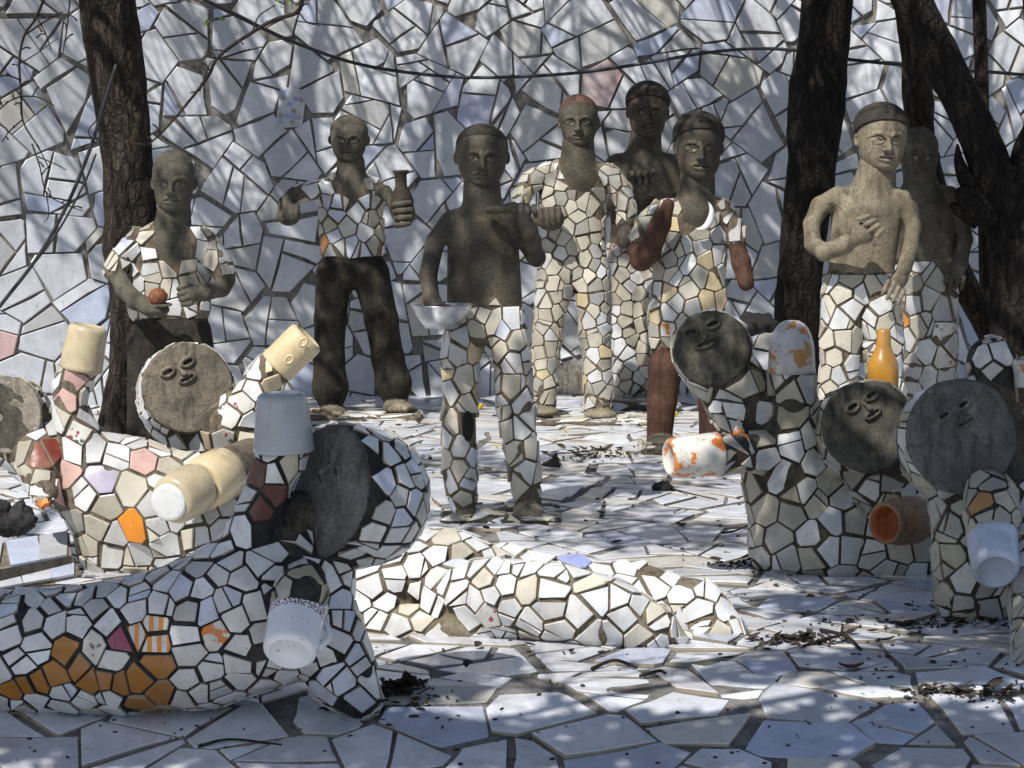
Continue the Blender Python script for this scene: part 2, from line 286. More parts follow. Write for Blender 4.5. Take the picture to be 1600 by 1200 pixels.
# ------------------------------------------------------------------ distance-field modelling (numpy) + surface nets
class Sdf:
    def __init__(self, Y, k=8, vox=.006, org=(0, 0, 0)):
        self.Y = Y; self.s = 1.0 / ppm(Y); self.k = k * self.s; self.vox = vox; self.pr = []; self.zmin = -.06
    def P(self, p):
        if isinstance(p, Vector): return np.array(p)
        dy = p[2] if len(p) > 2 else 0.0
        return np.array(pt(p[0], p[1], self.Y + dy))
    def cone(self, a, b, r0, r1=None, tg=0, flat=1.0, k=None, sub=False):
        r1 = r0 if r1 is None else r1
        self.pr.append(('c', self.P(a), self.P(b), r0 * self.s, r1 * self.s, tg, flat, self.k if k is None else k * self.s, sub)); return self
    def chain(self, pts, tg=0, flat=1.0, k=None):
        for (p, q) in zip(pts[:-1], pts[1:]):
            self.cone(p[:3] if len(p) > 3 else p[:2], q[:3] if len(q) > 3 else q[:2], p[-1], q[-1], tg, flat, k)
        return self
    def ell(self, c, r, tg=0, k=None, sub=False, rot=None):
        self.pr.append(('e', self.P(c), np.array([x * self.s for x in r]), rot, 0, tg, 1, self.k if k is None else k * self.s, sub)); return self
    def drum(self, c, axis, r, half, rnd, tg=0, k=None, dome=0):
        self.pr.append(('d', self.P(c), np.array(Vector(axis).normalized()), r * self.s, half * self.s, tg, rnd * self.s, self.k if k is None else k * self.s, False, dome)); return self
    def slab(self, c, size, rnd, tg=0, k=None, rz=0):
        self.pr.append(('b', self.P(c), np.array(size), rnd, rz, tg, 1, self.k if k is None else k * self.s, False)); return self
    def cut(self, c, n):
        self.pr.append(('x', self.P(c), np.array(Vector(n).normalized()), 0, 0, 0, 1, 0, False)); return self
    def fingers(self, K0, K1, T0, T1, r, n=4, mid=-.012, tg=0, k=.6):
        r = max(2.9, min(r, .47 * math.dist(K0[:2], K1[:2]) / (n - 1)))
        for i in range(n):
            f = i / (n - 1); L = lambda A, B: tuple(a + (b - a) * f for a, b in zip(A, B))
            K, T = L(K0, K1), L(T0, T1); M_ = ((K[0] + T[0]) / 2, (K[1] + T[1]) / 2, (K[2] + T[2]) / 2 + mid)
            ln = 1 - .12 * abs(f - .4) * 2
            T = tuple(k_ + (t_ - k_) * ln for k_, t_ in zip(K, T))
            self.cone(K, M_, r, r * .95, tg, 1, k); self.cone(M_, T, r * .95, r * .8, tg, 1, k)
        return self
    def bounds(self, p):
        if p[0] == 'c':
            m = max(p[3], p[4]); return np.minimum(p[1], p[2]) - m, np.maximum(p[1], p[2]) + m
        if p[0] == 'e': m = max(p[2]); return p[1] - m, p[1] + m
        if p[0] == 'd': m = math.hypot(p[3], p[4]); return p[1] - m, p[1] + m
        if p[0] == 'b': m = np.linalg.norm(p[2]); return p[1] - m, p[1] + m
    def build(self, pad=.03):
        lo = np.min([self.bounds(p)[0] for p in self.pr if p[0] != 'x'], 0) - pad; hi = np.max([self.bounds(p)[1] for p in self.pr if p[0] != 'x'], 0) + pad
        lo[2] = max(lo[2], self.zmin); vx = self.vox
        n = np.ceil((hi - lo) / vx).astype(int) + 1
        D = np.full(n, 1.0, np.float32); B = np.full(n, 9.0, np.float32); T = np.zeros(n, np.int16)
        ax = [lo[i] + vx * np.arange(n[i]) for i in range(3)]
        for p in self.pr:
            if p[0] == 'x':
                q = [ax[i].astype(np.float32) - p[1][i] for i in range(3)]
                pl = q[0][:, None, None] * p[2][0] + q[1][None, :, None] * p[2][1] + q[2][None, None, :] * p[2][2]
                D = np.maximum(D, pl.astype(np.float32)); continue
            b0, b1 = self.bounds(p); e = p[7] + 3 * vx
            i0 = np.maximum(np.floor((b0 - e - lo) / vx).astype(int), 0); i1 = np.minimum(np.ceil((b1 + e - lo) / vx).astype(int) + 1, n)
            if np.any(i1 <= i0): continue
            sl = tuple(slice(a, b) for a, b in zip(i0, i1))
            X, Yy, Z = np.meshgrid(*[ax[i][sl[i]].astype(np.float32) for i in range(3)], indexing='ij', sparse=True)
            if p[0] == 'c':
                a, b = p[1].copy(), p[2].copy(); f = p[6]
                a[1] /= f; b[1] /= f; ba = b - a; L2 = max(ba @ ba, 1e-9)
                dx, dy, dz = X - a[0], Yy / f - a[1], Z - a[2]
                t = np.clip((dx * ba[0] + dy * ba[1] + dz * ba[2]) / L2, 0, 1)
                d = np.sqrt((dx - t * ba[0]) ** 2 + (dy - t * ba[1]) ** 2 + (dz - t * ba[2]) ** 2) - (p[3] + (p[4] - p[3]) * t)
                d = d * min(1, max(f, .6))
            elif p[0] == 'e':
                dx, dy, dz = X - p[1][0], Yy - p[1][1], Z - p[1][2]
                if p[3] is not None:
                    R = np.array(p[3].transposed()); dx, dy, dz = (R[0][0] * dx + R[0][1] * dy + R[0][2] * dz, R[1][0] * dx + R[1][1] * dy + R[1][2] * dz, R[2][0] * dx + R[2][1] * dy + R[2][2] * dz)
                q = np.sqrt((dx / p[2][0]) ** 2 + (dy / p[2][1]) ** 2 + (dz / p[2][2]) ** 2)
                d = (q - 1) * p[2].min()
            elif p[0] == 'd':
                dx, dy, dz = X - p[1][0], Yy - p[1][1], Z - p[1][2]
                h = dx * p[2][0] + dy * p[2][1] + dz * p[2][2]
                rr = np.sqrt(np.maximum(dx * dx + dy * dy + dz * dz - h * h, 0))
                rn = p[6]
                if p[9]: h = h + p[9] * self.s * np.clip(rr / p[3], 0, 1.2) ** 2 * np.sign(h)
                q1 = rr - p[3] + rn; q2 = np.abs(h) - p[4] + rn
                d = np.sqrt(np.maximum(q1, 0) ** 2 + np.maximum(q2, 0) ** 2) + np.minimum(np.maximum(q1, q2), 0) - rn
            else:
                c, s_ = math.cos(p[4]), math.sin(p[4]); x0, y0 = X - p[1][0], Yy - p[1][1]
                qx = np.abs(c * x0 + s_ * y0) - p[2][0] + p[3]; qy = np.abs(-s_ * x0 + c * y0) - p[2][1] + p[3]; qz = np.abs(Z - p[1][2]) - p[2][2] + p[3]
                d = np.sqrt(np.maximum(qx, 0) ** 2 + np.maximum(qy, 0) ** 2 + np.maximum(qz, 0) ** 2) + np.minimum(np.maximum(qx, np.maximum(qy, qz)), 0) - p[3]
            d = np.broadcast_to(d, D[sl].shape).astype(np.float32)
            k = p[7]; o = D[sl]
            if p[8]:
                if k > 0:
                    h = np.clip(.5 - .5 * (o + d) / k, 0, 1); D[sl] = o * (1 - h) + (-d) * h + k * h * (1 - h)
                else: D[sl] = np.maximum(o, -d)
            else:
                if k > 0:
                    h = np.clip(.5 + .5 * (o - d) / k, 0, 1); D[sl] = o * (1 - h) + d * h - k * h * (1 - h)
                else: D[sl] = np.minimum(o, d)
                bb = B[sl]; m = d < bb; bb[m] = d[m]; B[sl] = bb; tt = T[sl]; tt[m] = p[5]; T[sl] = tt
        self.lo = lo
        return nets(D, T, lo, vx)
def nets(D, T, lo, vx):
    n = D.shape; neg = D < 0
    c = [neg[i:n[0] - 1 + i, j:n[1] - 1 + j, k:n[2] - 1 + k] for i in (0, 1) for j in (0, 1) for k in (0, 1)]
    cnt = sum(x.astype(np.int8) for x in c); act = (cnt > 0) & (cnt < 8)
    ii = np.argwhere(act); idx = -np.ones(act.shape, np.int32); idx[act] = np.arange(len(ii))
    acc = np.zeros((len(ii), 3)); num = np.zeros(len(ii))
    cor = [(i, j, k) for i in (0, 1) for j in (0, 1) for k in (0, 1)]
    val = {q: D[ii[:, 0] + q[0], ii[:, 1] + q[1], ii[:, 2] + q[2]] for q in cor}
    for a in cor:
        for b in cor:
            if sum(abs(x - y) for x, y in zip(a, b)) == 1 and a < b:
                va, vb = val[a], val[b]; m = (va < 0) != (vb < 0)
                t = np.where(m, va / np.where(m, va - vb, 1), 0)
                pos = np.array(a)[None] + t[:, None] * (np.array(b) - np.array(a))[None]
                acc[m] += pos[m]; num[m] += 1
    V = (ii + acc / np.maximum(num, 1)[:, None]) * vx + lo
    tv = T[ii[:, 0], ii[:, 1], ii[:, 2]]
    Q = []
    for d in range(3):
        a1, a2 = [(1, 2), (2, 0), (0, 1)][d]
        s0 = [slice(1, -1)] * 3; s1 = [slice(1, -1)] * 3
        s0[d] = slice(0, n[d] - 1); s1[d] = slice(1, n[d])
        A, Bv = neg[tuple(s0)], neg[tuple(s1)]
        e = np.argwhere(A != Bv); fl = A[tuple(e.T)]
        off = np.ones(3, int); off[d] = 0; e = e + off
        def cell(o1, o2):
            q = e.copy(); q[:, a1] -= o1; q[:, a2] -= o2
            return idx[q[:, 0], q[:, 1], q[:, 2]]
        q = np.stack([cell(1, 1), cell(0, 1), cell(0, 0), cell(1, 0)], 1)
        q[~fl] = q[~fl][:, ::-1]
        Q.append(q)
    Q = np.concatenate(Q); Q = Q[(Q >= 0).all(1)]
    return V, Q, tv
def smooth_mesh(V, Q, it=2, lam=.5):
    for _ in range(it):
        a = np.zeros_like(V); c = np.zeros(len(V))
        for i in range(4):
            j = (i + 1) % 4
            np.add.at(a, Q[:, i], V[Q[:, j]]); np.add.at(c, Q[:, i], 1)
            np.add.at(a, Q[:, j], V[Q[:, i]]); np.add.at(c, Q[:, j], 1)
        V = V + lam * (a / np.maximum(c, 1)[:, None] - V)
    return V

# ------------------------------------------------------------------ broken-tile mosaics
def clip_poly(poly, a, b, c):
    """keep the part of a 2-D polygon where a*x+b*y<=c"""
    out = []; n = len(poly)
    for i in range(n):
        p, q = poly[i], poly[(i + 1) % n]
        dp, dq = a * p[0] + b * p[1] - c, a * q[0] + b * q[1] - c
        if dp <= 0: out.append(p)
        if (dp < 0 < dq) or (dq < 0 < dp):
            t = dp / (dp - dq); out.append((p[0] + t * (q[0] - p[0]), p[1] + t * (q[1] - p[1])))
    return out
def area2(poly): return .5 * sum(poly[i][0] * poly[(i + 1) % len(poly)][1] - poly[(i + 1) % len(poly)][0] * poly[i][1] for i in range(len(poly)))
def tidy(poly, eps):
    out = []
    for p in poly:
        if not out or math.hypot(p[0] - out[-1][0], p[1] - out[-1][1]) > eps: out.append(p)
    if len(out) > 1 and math.hypot(out[0][0] - out[-1][0], out[0][1] - out[-1][1]) <= eps: out.pop()
    return out
def soften(poly, f):
    out = []; n = len(poly)
    for i in range(n):
        p, q = poly[i], poly[(i + 1) % n]
        out += [(p[0] + (q[0] - p[0]) * f, p[1] + (q[1] - p[1]) * f), (q[0] + (p[0] - q[0]) * f, q[1] + (p[1] - q[1]) * f)]
    return out
def pair_rng(i, j, s):
    a, b = (i, j) if i < j else (j, i)
    return random.Random(a * 73856093 ^ b * 19349663 ^ s)
class Pile:
    """collects pieces that become one joined mesh"""
    def __init__(self): self.V, self.F, self.M, self.SM, self.mats = [], [], [], [], []
    def add(self, V, F, mat, sm, edge=0, emat='biscuit'):
        b = len(self.V); self.V += V; self.F += [tuple(i + b for i in f) for f in F]
        for q in (mat, emat):
            if q not in self.mats: self.mats.append(q)
        self.M += [self.mats.index(emat)] * edge + [self.mats.index(mat)] * (len(F) - edge); self.SM += sm
    def build(self, name, parent):
        if not self.V: return None
        return mesh_np(name, np.array(self.V), self.F, [MT[m] for m in self.mats], parent, self.SM, self.M)
def shard_geo(rings, centre, smooth=True):
    """rings: [base, rim, crown]; the glazed cap has vertices of its own so that the rim stays crisp"""
    n = len(rings[0]); V = [tuple(p) for r in rings for p in r] + [tuple(p) for p in rings[-1]] + [tuple(centre)]; F = []; sm = []
    for k in range(len(rings) - 1):
        for i in range(n):
            j = (i + 1) % n; F.append((k * n + i, k * n + j, (k + 1) * n + j, (k + 1) * n + i)); sm.append(False)
    k = len(rings)
    for i in range(n): F.append((k * n + i, k * n + (i + 1) % n, (k + 1) * n)); sm.append(smooth)
    return V, F, sm
def pick(rng, pal):
    tot = sum(w for _, w in pal); x = rng.random() * tot
    for m, w in pal:
        x -= w
        if x <= 0: return m
    return pal[-1][0]
def mosaic(root, V, Q, ftile, size, pal, seed=1, gap=.006, h=.006, rnd=.18, metric=(1, 1, 1), manual=(), zcuts=(), skip=None, bvh=None, tilt=.12, bare=0.0, flaw=None, name='shard', limit=290, poly_min=.10, split=.62, loose=1.22):
    size *= loose; gap *= .72
    """cover the flagged faces of a surface with separate ceramic pieces"""
    rng = random.Random(seed); nr = np.random.default_rng(seed)
    bvh = bvh or BVHTree.FromPolygons(V.tolist(), Q.tolist())
    a, b, c, d = (V[Q[:, i]] for i in range(4))
    nrm = np.cross(c - a, d - b); ar = np.linalg.norm(nrm, axis=1) * .5; nrm /= np.maximum(np.linalg.norm(nrm, axis=1), 1e-12)[:, None]
    cen = (a + b + c + d) / 4
    w = ar * ftile; tot = w.sum(); cand = int(tot / size ** 2 * 16) + 20
    ids = nr.choice(len(Q), cand, p=w / tot)
    met = np.array(metric)
    sp, sn, st, sm_, sr = [], [], [], [], []
    for (px, py, mat) in manual:
        d_ = ray(px, py).normalized(); loc, no, fi, _ = bvh.ray_cast(CP, d_)
        if loc is None: continue
        sp.append(np.array(loc)); sn.append(np.array(no)); st.append(True); sm_.append(mat); sr.append(size * .8)
    SPm = np.array(sp).reshape(-1, 3) * met if sp else np.zeros((0, 3))
    buf = np.zeros((cand + len(sp), 3)); buf[:len(sp)] = SPm; nb = len(sp)
    for f in ids:
        p = cen[f] * met; r = size * rng.choice((.6, .75, .9, 1.0, 1.1))
        if nb and np.min(((buf[:nb] - p) ** 2).sum(1)) < r * r: continue
        buf[nb] = p; nb += 1
        sp.append(cen[f]); sn.append(nrm[f]); st.append(bool(ftile[f])); sm_.append(None); sr.append(r)
    SP = np.array(sp); SN = np.array(sn); SPM = SP * met
    pile = Pile(); vis = []
    for i in range(len(SP)):
        if not st[i]: continue
        if sm_[i] is None and rng.random() < bare: continue
        p, n_ = SP[i], Vector(SN[i])
        px, py = proj(p)
        if skip and sm_[i] is None and skip(px, py, p): continue
        u = n_.cross(Vector((.13, .21, 1))).normalized(); v = n_.cross(u)
        u_, v_ = np.array(u), np.array(v)
        R = size * 1.7; poly = [(-R, -R), (R, -R), (R, R), (-R, R)]
        dd = ((SPM - SPM[i]) ** 2).sum(1); near = np.argsort(dd)[1:26]
        for j in near:
            if dd[j] > (3.2 * size) ** 2: break
            if SN[j] @ SN[i] < -.1: continue
            if abs((SP[j] - p) @ SN[i]) > .74 * np.linalg.norm(SP[j] - p) + .002: continue
            m = (SP[j] + p) * .5 - p; g = (SP[j] - p) * met * met
            ga, gb = g @ u_, g @ v_; L = math.hypot(ga, gb)
            if L < 1e-6: continue
            ga /= L; gb /= L
            pr = pair_rng(i, int(j), seed); an = pr.uniform(-tilt, tilt); gg = gap * pr.choice((.5, .7, .9, 1.1, 1.8))
            ca, sa = math.cos(an), math.sin(an); na, nb_ = ga * ca - gb * sa, ga * sa + gb * ca
            off = (m @ u_) * na + (m @ v_) * nb_
            loc, no, _, _ = bvh.find_nearest(Vector(m + p))   # follow the curvature: where the halfway point of the surface lies on this tangent plane
            den = no.dot(n_)
            if den > .3:
                x_ = loc - no * ((loc - Vector(p)).dot(n_) / den) - Vector(p); o2 = x_.dot(u) * na + x_.dot(v) * nb_
                off = max(off, min(o2, off * 1.9 + .002))
            poly = clip_poly(poly, na, nb_, off - gg / 2)
            if len(poly) < 3: break
        if len(poly) < 3: continue
        for zc in zcuts:
            s_ = 1 if p[2] < zc else -1; poly = clip_poly(poly, s_ * u_[2], s_ * v_[2], s_ * (zc - p[2]) - gap * .3)
            if len(poly) < 3: break
        if len(poly) < 3: continue
        polys = []; todo = [tidy(poly, size * .06)]
        while todo:
            q = todo.pop()
            if len(q) < 3: continue
            A_ = area2(q)
            if A_ < size * size * poly_min * (.5 if len(polys) or todo else 1): continue
            if A_ > size * size * split * rng.uniform(.7, 1.5) and len(q) >= 4 and sm_[i] is None:
                k = max(range(len(q)), key=lambda z: math.dist(q[z], q[(z + 1) % len(q)])); e0, e1 = q[k], q[(k + 1) % len(q)]; f = rng.uniform(.25, .75)
                mx, my = e0[0] + (e1[0] - e0[0]) * f, e0[1] + (e1[1] - e0[1]) * f; an = math.atan2(e1[1] - e0[1], e1[0] - e0[0]) + rng.gauss(0, .5)
                na, nb_ = math.cos(an), math.sin(an); cc = mx * na + my * nb_; gg = gap * rng.uniform(.4, 1)
                todo += [tidy(clip_poly(q, na, nb_, cc - gg / 2), size * .05), tidy(clip_poly(q, -na, -nb_, -cc - gg / 2), size * .05)]
            else: polys.append(q)
        for poly in polys:
          if rnd > 0 and rng.random() < .8: poly = tidy(soften(poly, rnd * rng.uniform(.5, 1.3)), size * .04)
          cx = sum(q[0] for q in poly) / len(poly); cy = sum(q[1] for q in poly) / len(poly)
          hh = h * rng.uniform(.7, 1.3)
          tl = (rng.gauss(0, .075), rng.gauss(0, .075))
          def on(q, lift):
              w_ = Vector(p) + u * q[0] + v * q[1]
              loc, no, _, _ = bvh.find_nearest(w_)
              if loc is None: return w_
              ex = (q[0] - cx) * tl[0] + (q[1] - cy) * tl[1]
              return loc + n_.lerp(no, .6).normalized() * (lift + ex if lift > 0 else lift)
          sc = lambda q, f: (cx + (q[0] - cx) * f, cy + (q[1] - cy) * f)
          def tiled(q):
              fi = bvh.find_nearest(Vector(p) + u * q[0] + v * q[1])[2]; return fi is not None and ftile[fi]
          if not tiled((cx, cy)): continue
          for k_ in range(len(poly)):   # stop at the edge of the tiled area
              if not tiled(poly[k_]):
                  lo_, hi_ = 0.0, 1.0
                  for _ in range(4):
                      mid_ = (lo_ + hi_) / 2
                      if tiled((cx + (poly[k_][0] - cx) * mid_, cy + (poly[k_][1] - cy) * mid_)): lo_ = mid_
                      else: hi_ = mid_
                  poly[k_] = (cx + (poly[k_][0] - cx) * lo_, cy + (poly[k_][1] - cy) * lo_)
          poly = tidy(poly, size * .04)
          if len(poly) < 3 or area2(poly) < size * size * .03: continue
          dev = lambda P_: max((Vector(p) + u * q[0] + v * q[1] - on(q, -.0001)).length for q in P_)
          tries = 0
          while dev(poly) > .72 * size and tries < 4: poly = [(q[0] * .74, q[1] * .74) for q in poly]; cx *= .74; cy *= .74; tries += 1
          if dev(poly) > .8 * size: continue
          base = [on(q, -.003) for q in poly]
          rim = [b_ + (r_ - b_) * 1.0 for b_, r_ in zip(base, [on(q, hh * .78) for q in poly])]
          crown = [on(sc(q, .945), hh) for q in poly]
          ce = on((cx, cy), hh * 1.06)
          V_, F_, sm = shard_geo([base, rim, crown], ce)
          mat = sm_[i] or (flaw(px, py, p, rng) if flaw else None) or pick(rng, pal)
          facing = (CP - Vector(p)).normalized().dot(n_)
          inside = -40 < px < 1640 and -40 < py < 1240
          if facing > -.05 and inside: vis.append((area2(poly) * max(facing, .05), V_, F_, sm, mat, p, sm_[i], len(poly)))
          else: pile.add(V_, F_, mat, sm, len(poly))
    vis.sort(key=lambda q: -q[0])
    for k, (A_, V_, F_, sm, mat, p, man, ne) in enumerate(vis):
        if k < limit:
            o = mesh_np(name, np.array(V_), F_, [MT[mat], MT['biscuit']], root, sm, [1] * ne + [0] * (len(F_) - ne), p)
            if man and man in LBL: o['label'] = LBL[man] + ' ' + name
        else: pile.add(V_, F_, mat, sm, ne)
    o = pile.build(name, root)
    if o: o['kind'] = 'stuff'
    return bvh
LBL = {'g_orange': 'orange', 'g_amber': 'amber brown', 'g_gold': 'golden yellow', 'g_lav': 'lavender', 'g_pink': 'pink', 'g_red': 'dark red', 'g_maroon': 'maroon', 'g_magenta': 'dark magenta', 'g_floral': 'flower printed',
       'g_plaid': 'plaid printed', 'g_orstripe': 'orange striped', 'g_orpatch': 'orange patched', 'w_lav': 'lavender blue', 'w_pink': 'pink', 'f_blue': 'pale blue', 'g_blue': 'pale blue', 'g_yellow': 'cream yellow', 'mug_yellow': 'cream yellow'}
def face_tags(Q, tv): return tv[Q[:, 0]]

# ------------------------------------------------------------------ lathe, tubes
def lathe(name, a, b, prof, mat, parent, seg=32, uv=False, wob=0.0, close=True):
    """prof: list of (t along a->b, radius in metres)"""
    a, b = Vector(a), Vector(b); ax = (b - a).normalized(); u = ax.orthogonal().normalized(); v = ax.cross(u); L = (b - a).length
    V, F = [], []
    for (t, r) in prof:
        for i in range(seg):
            an = 2 * math.pi * i / seg; V.append(a + ax * (t * L) + (u * math.cos(an) + v * math.sin(an)) * r * (1 + wob * math.sin(an * 2 + t * 3)))
    for k in range(len(prof) - 1):
        for i in range(seg):
            j = (i + 1) % seg; F.append((k * seg + i, k * seg + j, (k + 1) * seg + j, (k + 1) * seg + i))
    if close: F.append(tuple(range((len(prof) - 1) * seg, len(prof) * seg)))
    o = mesh_np(name, np.array([tuple(q) for q in V]), F, mat, parent, True)
    if uv:
        l = o.data.uv_layers.new(name='UVMap')
        for p in o.data.polygons:
            for li, vi in zip(p.loop_indices, p.vertices):
                k = vi // seg; i = vi % seg
                l.data[li].uv = ((i if not (i == 0 and any(x % seg == seg - 1 for x in p.vertices)) else seg) / seg, prof[k][0])
    return o
def tube_geo(pts, rad, seg=8, jit=0.0, seed=0, cap=True):
    pts = [Vector(p) for p in pts]; V, F = [], []; rn = random.Random(seed)
    T0 = (pts[1] - pts[0]).normalized(); u = T0.orthogonal().normalized()
    for k, p in enumerate(pts):
        T = ((pts[min(k + 1, len(pts) - 1)] - pts[max(k - 1, 0)])).normalized()
        u = (u - T * u.dot(T)).normalized(); v = T.cross(u)
        for i in range(seg):
            an = 2 * math.pi * i / seg; d = u * math.cos(an) + v * math.sin(an); r = rad[k]
            if jit: r *= 1 + jit * (noise.noise(Vector((p.x * 5 + d.x * 1.6 + seed, p.y * 5 + d.y * 1.6, p.z * 4 + d.z))) + .5 * noise.noise(Vector((p.x * 19 + d.x * 3, p.y * 19 + d.y * 3 + seed, p.z * 14))))
            V.append(tuple(p + d * r))
    for k in range(len(pts) - 1):
        for i in range(seg):
            j = (i + 1) % seg; F.append((k * seg + i, k * seg + j, (k + 1) * seg + j, (k + 1) * seg + i))
    if cap:
        F.append(tuple(range(seg))[::-1]); F.append(tuple(range((len(pts) - 1) * seg, len(pts) * seg)))
    return V, F
def spline(pts, n):
    """Catmull-Rom through points with radius as last value"""
    P = [np.array(p, float) for p in pts]; P = [2 * P[0] - P[1]] + P + [2 * P[-1] - P[-2]]; out = []
    m = len(P) - 3
    for s in range(n + 1):
        t = s / n * m; i = min(int(t), m - 1); f = t - i
        p0, p1, p2, p3 = P[i:i + 4]
        out.append(.5 * ((2 * p1) + (-p0 + p2) * f + (2 * p0 - 5 * p1 + 4 * p2 - p3) * f * f + (-p0 + 3 * p1 - 3 * p2 + p3) * f ** 3))
    return out
def pxpath(pts, Y, n):
    """pixel path [(px,py,rpx[,dy])] at distance Y -> points, radii"""
    q = []
    for p in pts:
        dy = p[3] if len(p) > 3 else 0
        w = pt(p[0], p[1], Y + dy); q.append((w.x, w.y, w.z, p[2] / ppm(Y + dy)))
    s = spline(q, n); return [tuple(x[:3]) for x in s], [max(.001, x[3]) for x in s]
# ------------------------------------------------------------------ setting: ground sheet, floor, apron
def floor_z(y): return 0.0 if y > 6.28 else (-(6.28 - y) * .20 if y > 5.60 else -.136)
def sheet(name, xs, ys, zf, mat, dz=0.0):
    V = [(x, y, zf(x, y) + dz) for y in ys for x in xs]; n = len(xs)
    F = [(r * n + c, r * n + c + 1, (r + 1) * n + c + 1, (r + 1) * n + c) for r in range(len(ys) - 1) for c in range(n - 1)]
    return mesh_np(name, np.array(V), F, mat, None, False)
g = sheet('ground', [-300, -40, -6, 6, 40, 300], [-300, -40, 0, 14, 60, 400], lambda x, y: -.22, MT['earth']); tag(g, kind='structure')
fl = sheet('courtyard_floor', [-3.2 + .4 * i for i in range(17)], [4.6, 5.0, 5.3, 5.6, 5.8, 6.0, 6.28] + [6.6 + .5 * i for i in range(14)], lambda x, y: floor_z(y), MT['grout_floor']); tag(fl, kind='structure')
def cells2d(seeds, size, seed, gap, tilt, split):
    rn = random.Random(seed); SP = np.array(seeds); out = []
    for i in range(len(SP)):
        p = SP[i]; R = size * 2.2; poly = [(p[0] - R, p[1] - R), (p[0] + R, p[1] - R), (p[0] + R, p[1] + R), (p[0] - R, p[1] + R)]
        dd = ((SP - p) ** 2).sum(1)
        for j in np.argsort(dd)[1:22]:
            g_ = SP[j] - p; L = math.sqrt(dd[j])
            if L > 4.2 * size: break
            pr = pair_rng(i, int(j), seed); an = pr.uniform(-tilt, tilt); gg = gap * pr.choice((.45, .6, .8, 1.0, 2.3))
            ga, gb = g_ / L; ca, sa = math.cos(an), math.sin(an); na, nb = ga * ca - gb * sa, ga * sa + gb * ca
            m = (SP[j] + p) / 2; poly = clip_poly(poly, na, nb, m[0] * na + m[1] * nb - gg / 2)
            if len(poly) < 3: break
        if len(poly) < 3: continue
        todo = [tidy(poly, size * .07)]
        while todo:
            q = todo.pop()
            if len(q) < 3: continue
            A = area2(q)
            if A < size * size * .05: continue
            if A > size * size * split * rn.uniform(.55, 1.6) and len(q) >= 4:
                k = max(range(len(q)), key=lambda z: math.dist(q[z], q[(z + 1) % len(q)]))
                e0, e1 = q[k], q[(k + 1) % len(q)]; f = rn.uniform(.22, .78); mx, my = e0[0] + (e1[0] - e0[0]) * f, e0[1] + (e1[1] - e0[1]) * f
                an = math.atan2(e1[1] - e0[1], e1[0] - e0[0]) + rn.gauss(0, .7); na, nb = math.cos(an), math.sin(an); cc = mx * na + my * nb; gg = gap * rn.choice((.5, .8, 1.2))
                todo += [tidy(clip_poly(q, na, nb, cc - gg / 2), size * .05), tidy(clip_poly(q, -na, -nb, -cc - gg / 2), size * .05)]
            else: out.append((i, q))
    return out
def poisson2d(x0, x1, y0, y1, rf, seed, n, init=()):
    rn = random.Random(seed); pts = [tuple(p) for p in init]; A = np.zeros((n + len(pts), 2)); c = len(pts)
    if c: A[:c] = pts
    for _ in range(n):
        p = (rn.uniform(x0, x1), rn.uniform(y0, y1)); r = rf(*p) * rn.uniform(.75, 1.25)
        if c and ((A[:c] - p) ** 2).sum(1).min() < r * r: continue
        A[c] = p; c += 1
    return [tuple(q) for q in A[:c]]
def flat_tile(q, place, h, rng, rough=.6, tl=.02):
    """one flat piece of broken tile: slightly chipped outline, bevelled rim, flat glazed top"""
    o = []
    for i in range(len(q)):
        a, b = q[i], q[(i + 1) % len(q)]; L = math.dist(a, b); o.append(a)
        if L > .07 and rng.random() < rough:
            f = rng.uniform(.3, .7); d = rng.uniform(-.006, .003) * (L / .15); nx, ny = (b[1] - a[1]) / L, -(b[0] - a[0]) / L
            o.append((a[0] + (b[0] - a[0]) * f + nx * d, a[1] + (b[1] - a[1]) * f + ny * d))
    cx = sum(p[0] for p in o) / len(o); cy = sum(p[1] for p in o) / len(o)
    r = math.sqrt(abs(area2(o))); k = 1 - .006 / max(r, .03)
    tx, ty = rng.gauss(0, tl), rng.gauss(0, tl); hh = h * rng.uniform(.75, 1.3)
    def lift(p, z, kk): return place(cx + (p[0] - cx) * kk, cy + (p[1] - cy) * kk, z + ((p[0] - cx) * tx + (p[1] - cy) * ty if z > 0 else 0))
    n = len(o); V = [lift(p, -.004, 1) for p in o] + [lift(p, hh * .75, 1) for p in o] + [lift(p, hh, k) for p in o]
    F = []
    for s in (0, n):
        for i in range(n): F.append((s + i, s + (i + 1) % n, s + n + (i + 1) % n, s + n + i))
    F.append(tuple(range(2 * n, 3 * n)))
    return V, F, [False] * len(F), place(cx, cy, 0)
def lay(parent, cells, place, h, matf, seed, size_px=None, name='tile', limit=296, tl=.02):
    rng = random.Random(seed); L = []; pile = Pile()
    for i, q in cells:
        V, F, sm, c = flat_tile(q, place, h, rng, tl=tl); mat = matf(c, rng)
        if (Vector(c) - CP).dot(CF) < .5: continue
        P = [proj(v) for v in V[-len(V) // 3:]]
        inside = any(-5 < x < 1605 and -5 < y < 1205 for x, y in P)
        L.append((abs(area2(P)) if inside else -1, V, F, sm, mat, c))
    L.sort(key=lambda z: -z[0])
    for k, (A, V, F, sm, mat, c) in enumerate(L):
        if k < limit and A > 0: mesh_np(name, np.array(V), F, [MT[mat], MT['biscuit']], parent, False, [1] * (len(V) // 3) + [0] * (len(F) - len(V) // 3), c)
        else: pile.add(V, F, mat, sm, len(V) // 3)
    o = pile.build(name, parent)
    if o: o['kind'] = 'stuff'
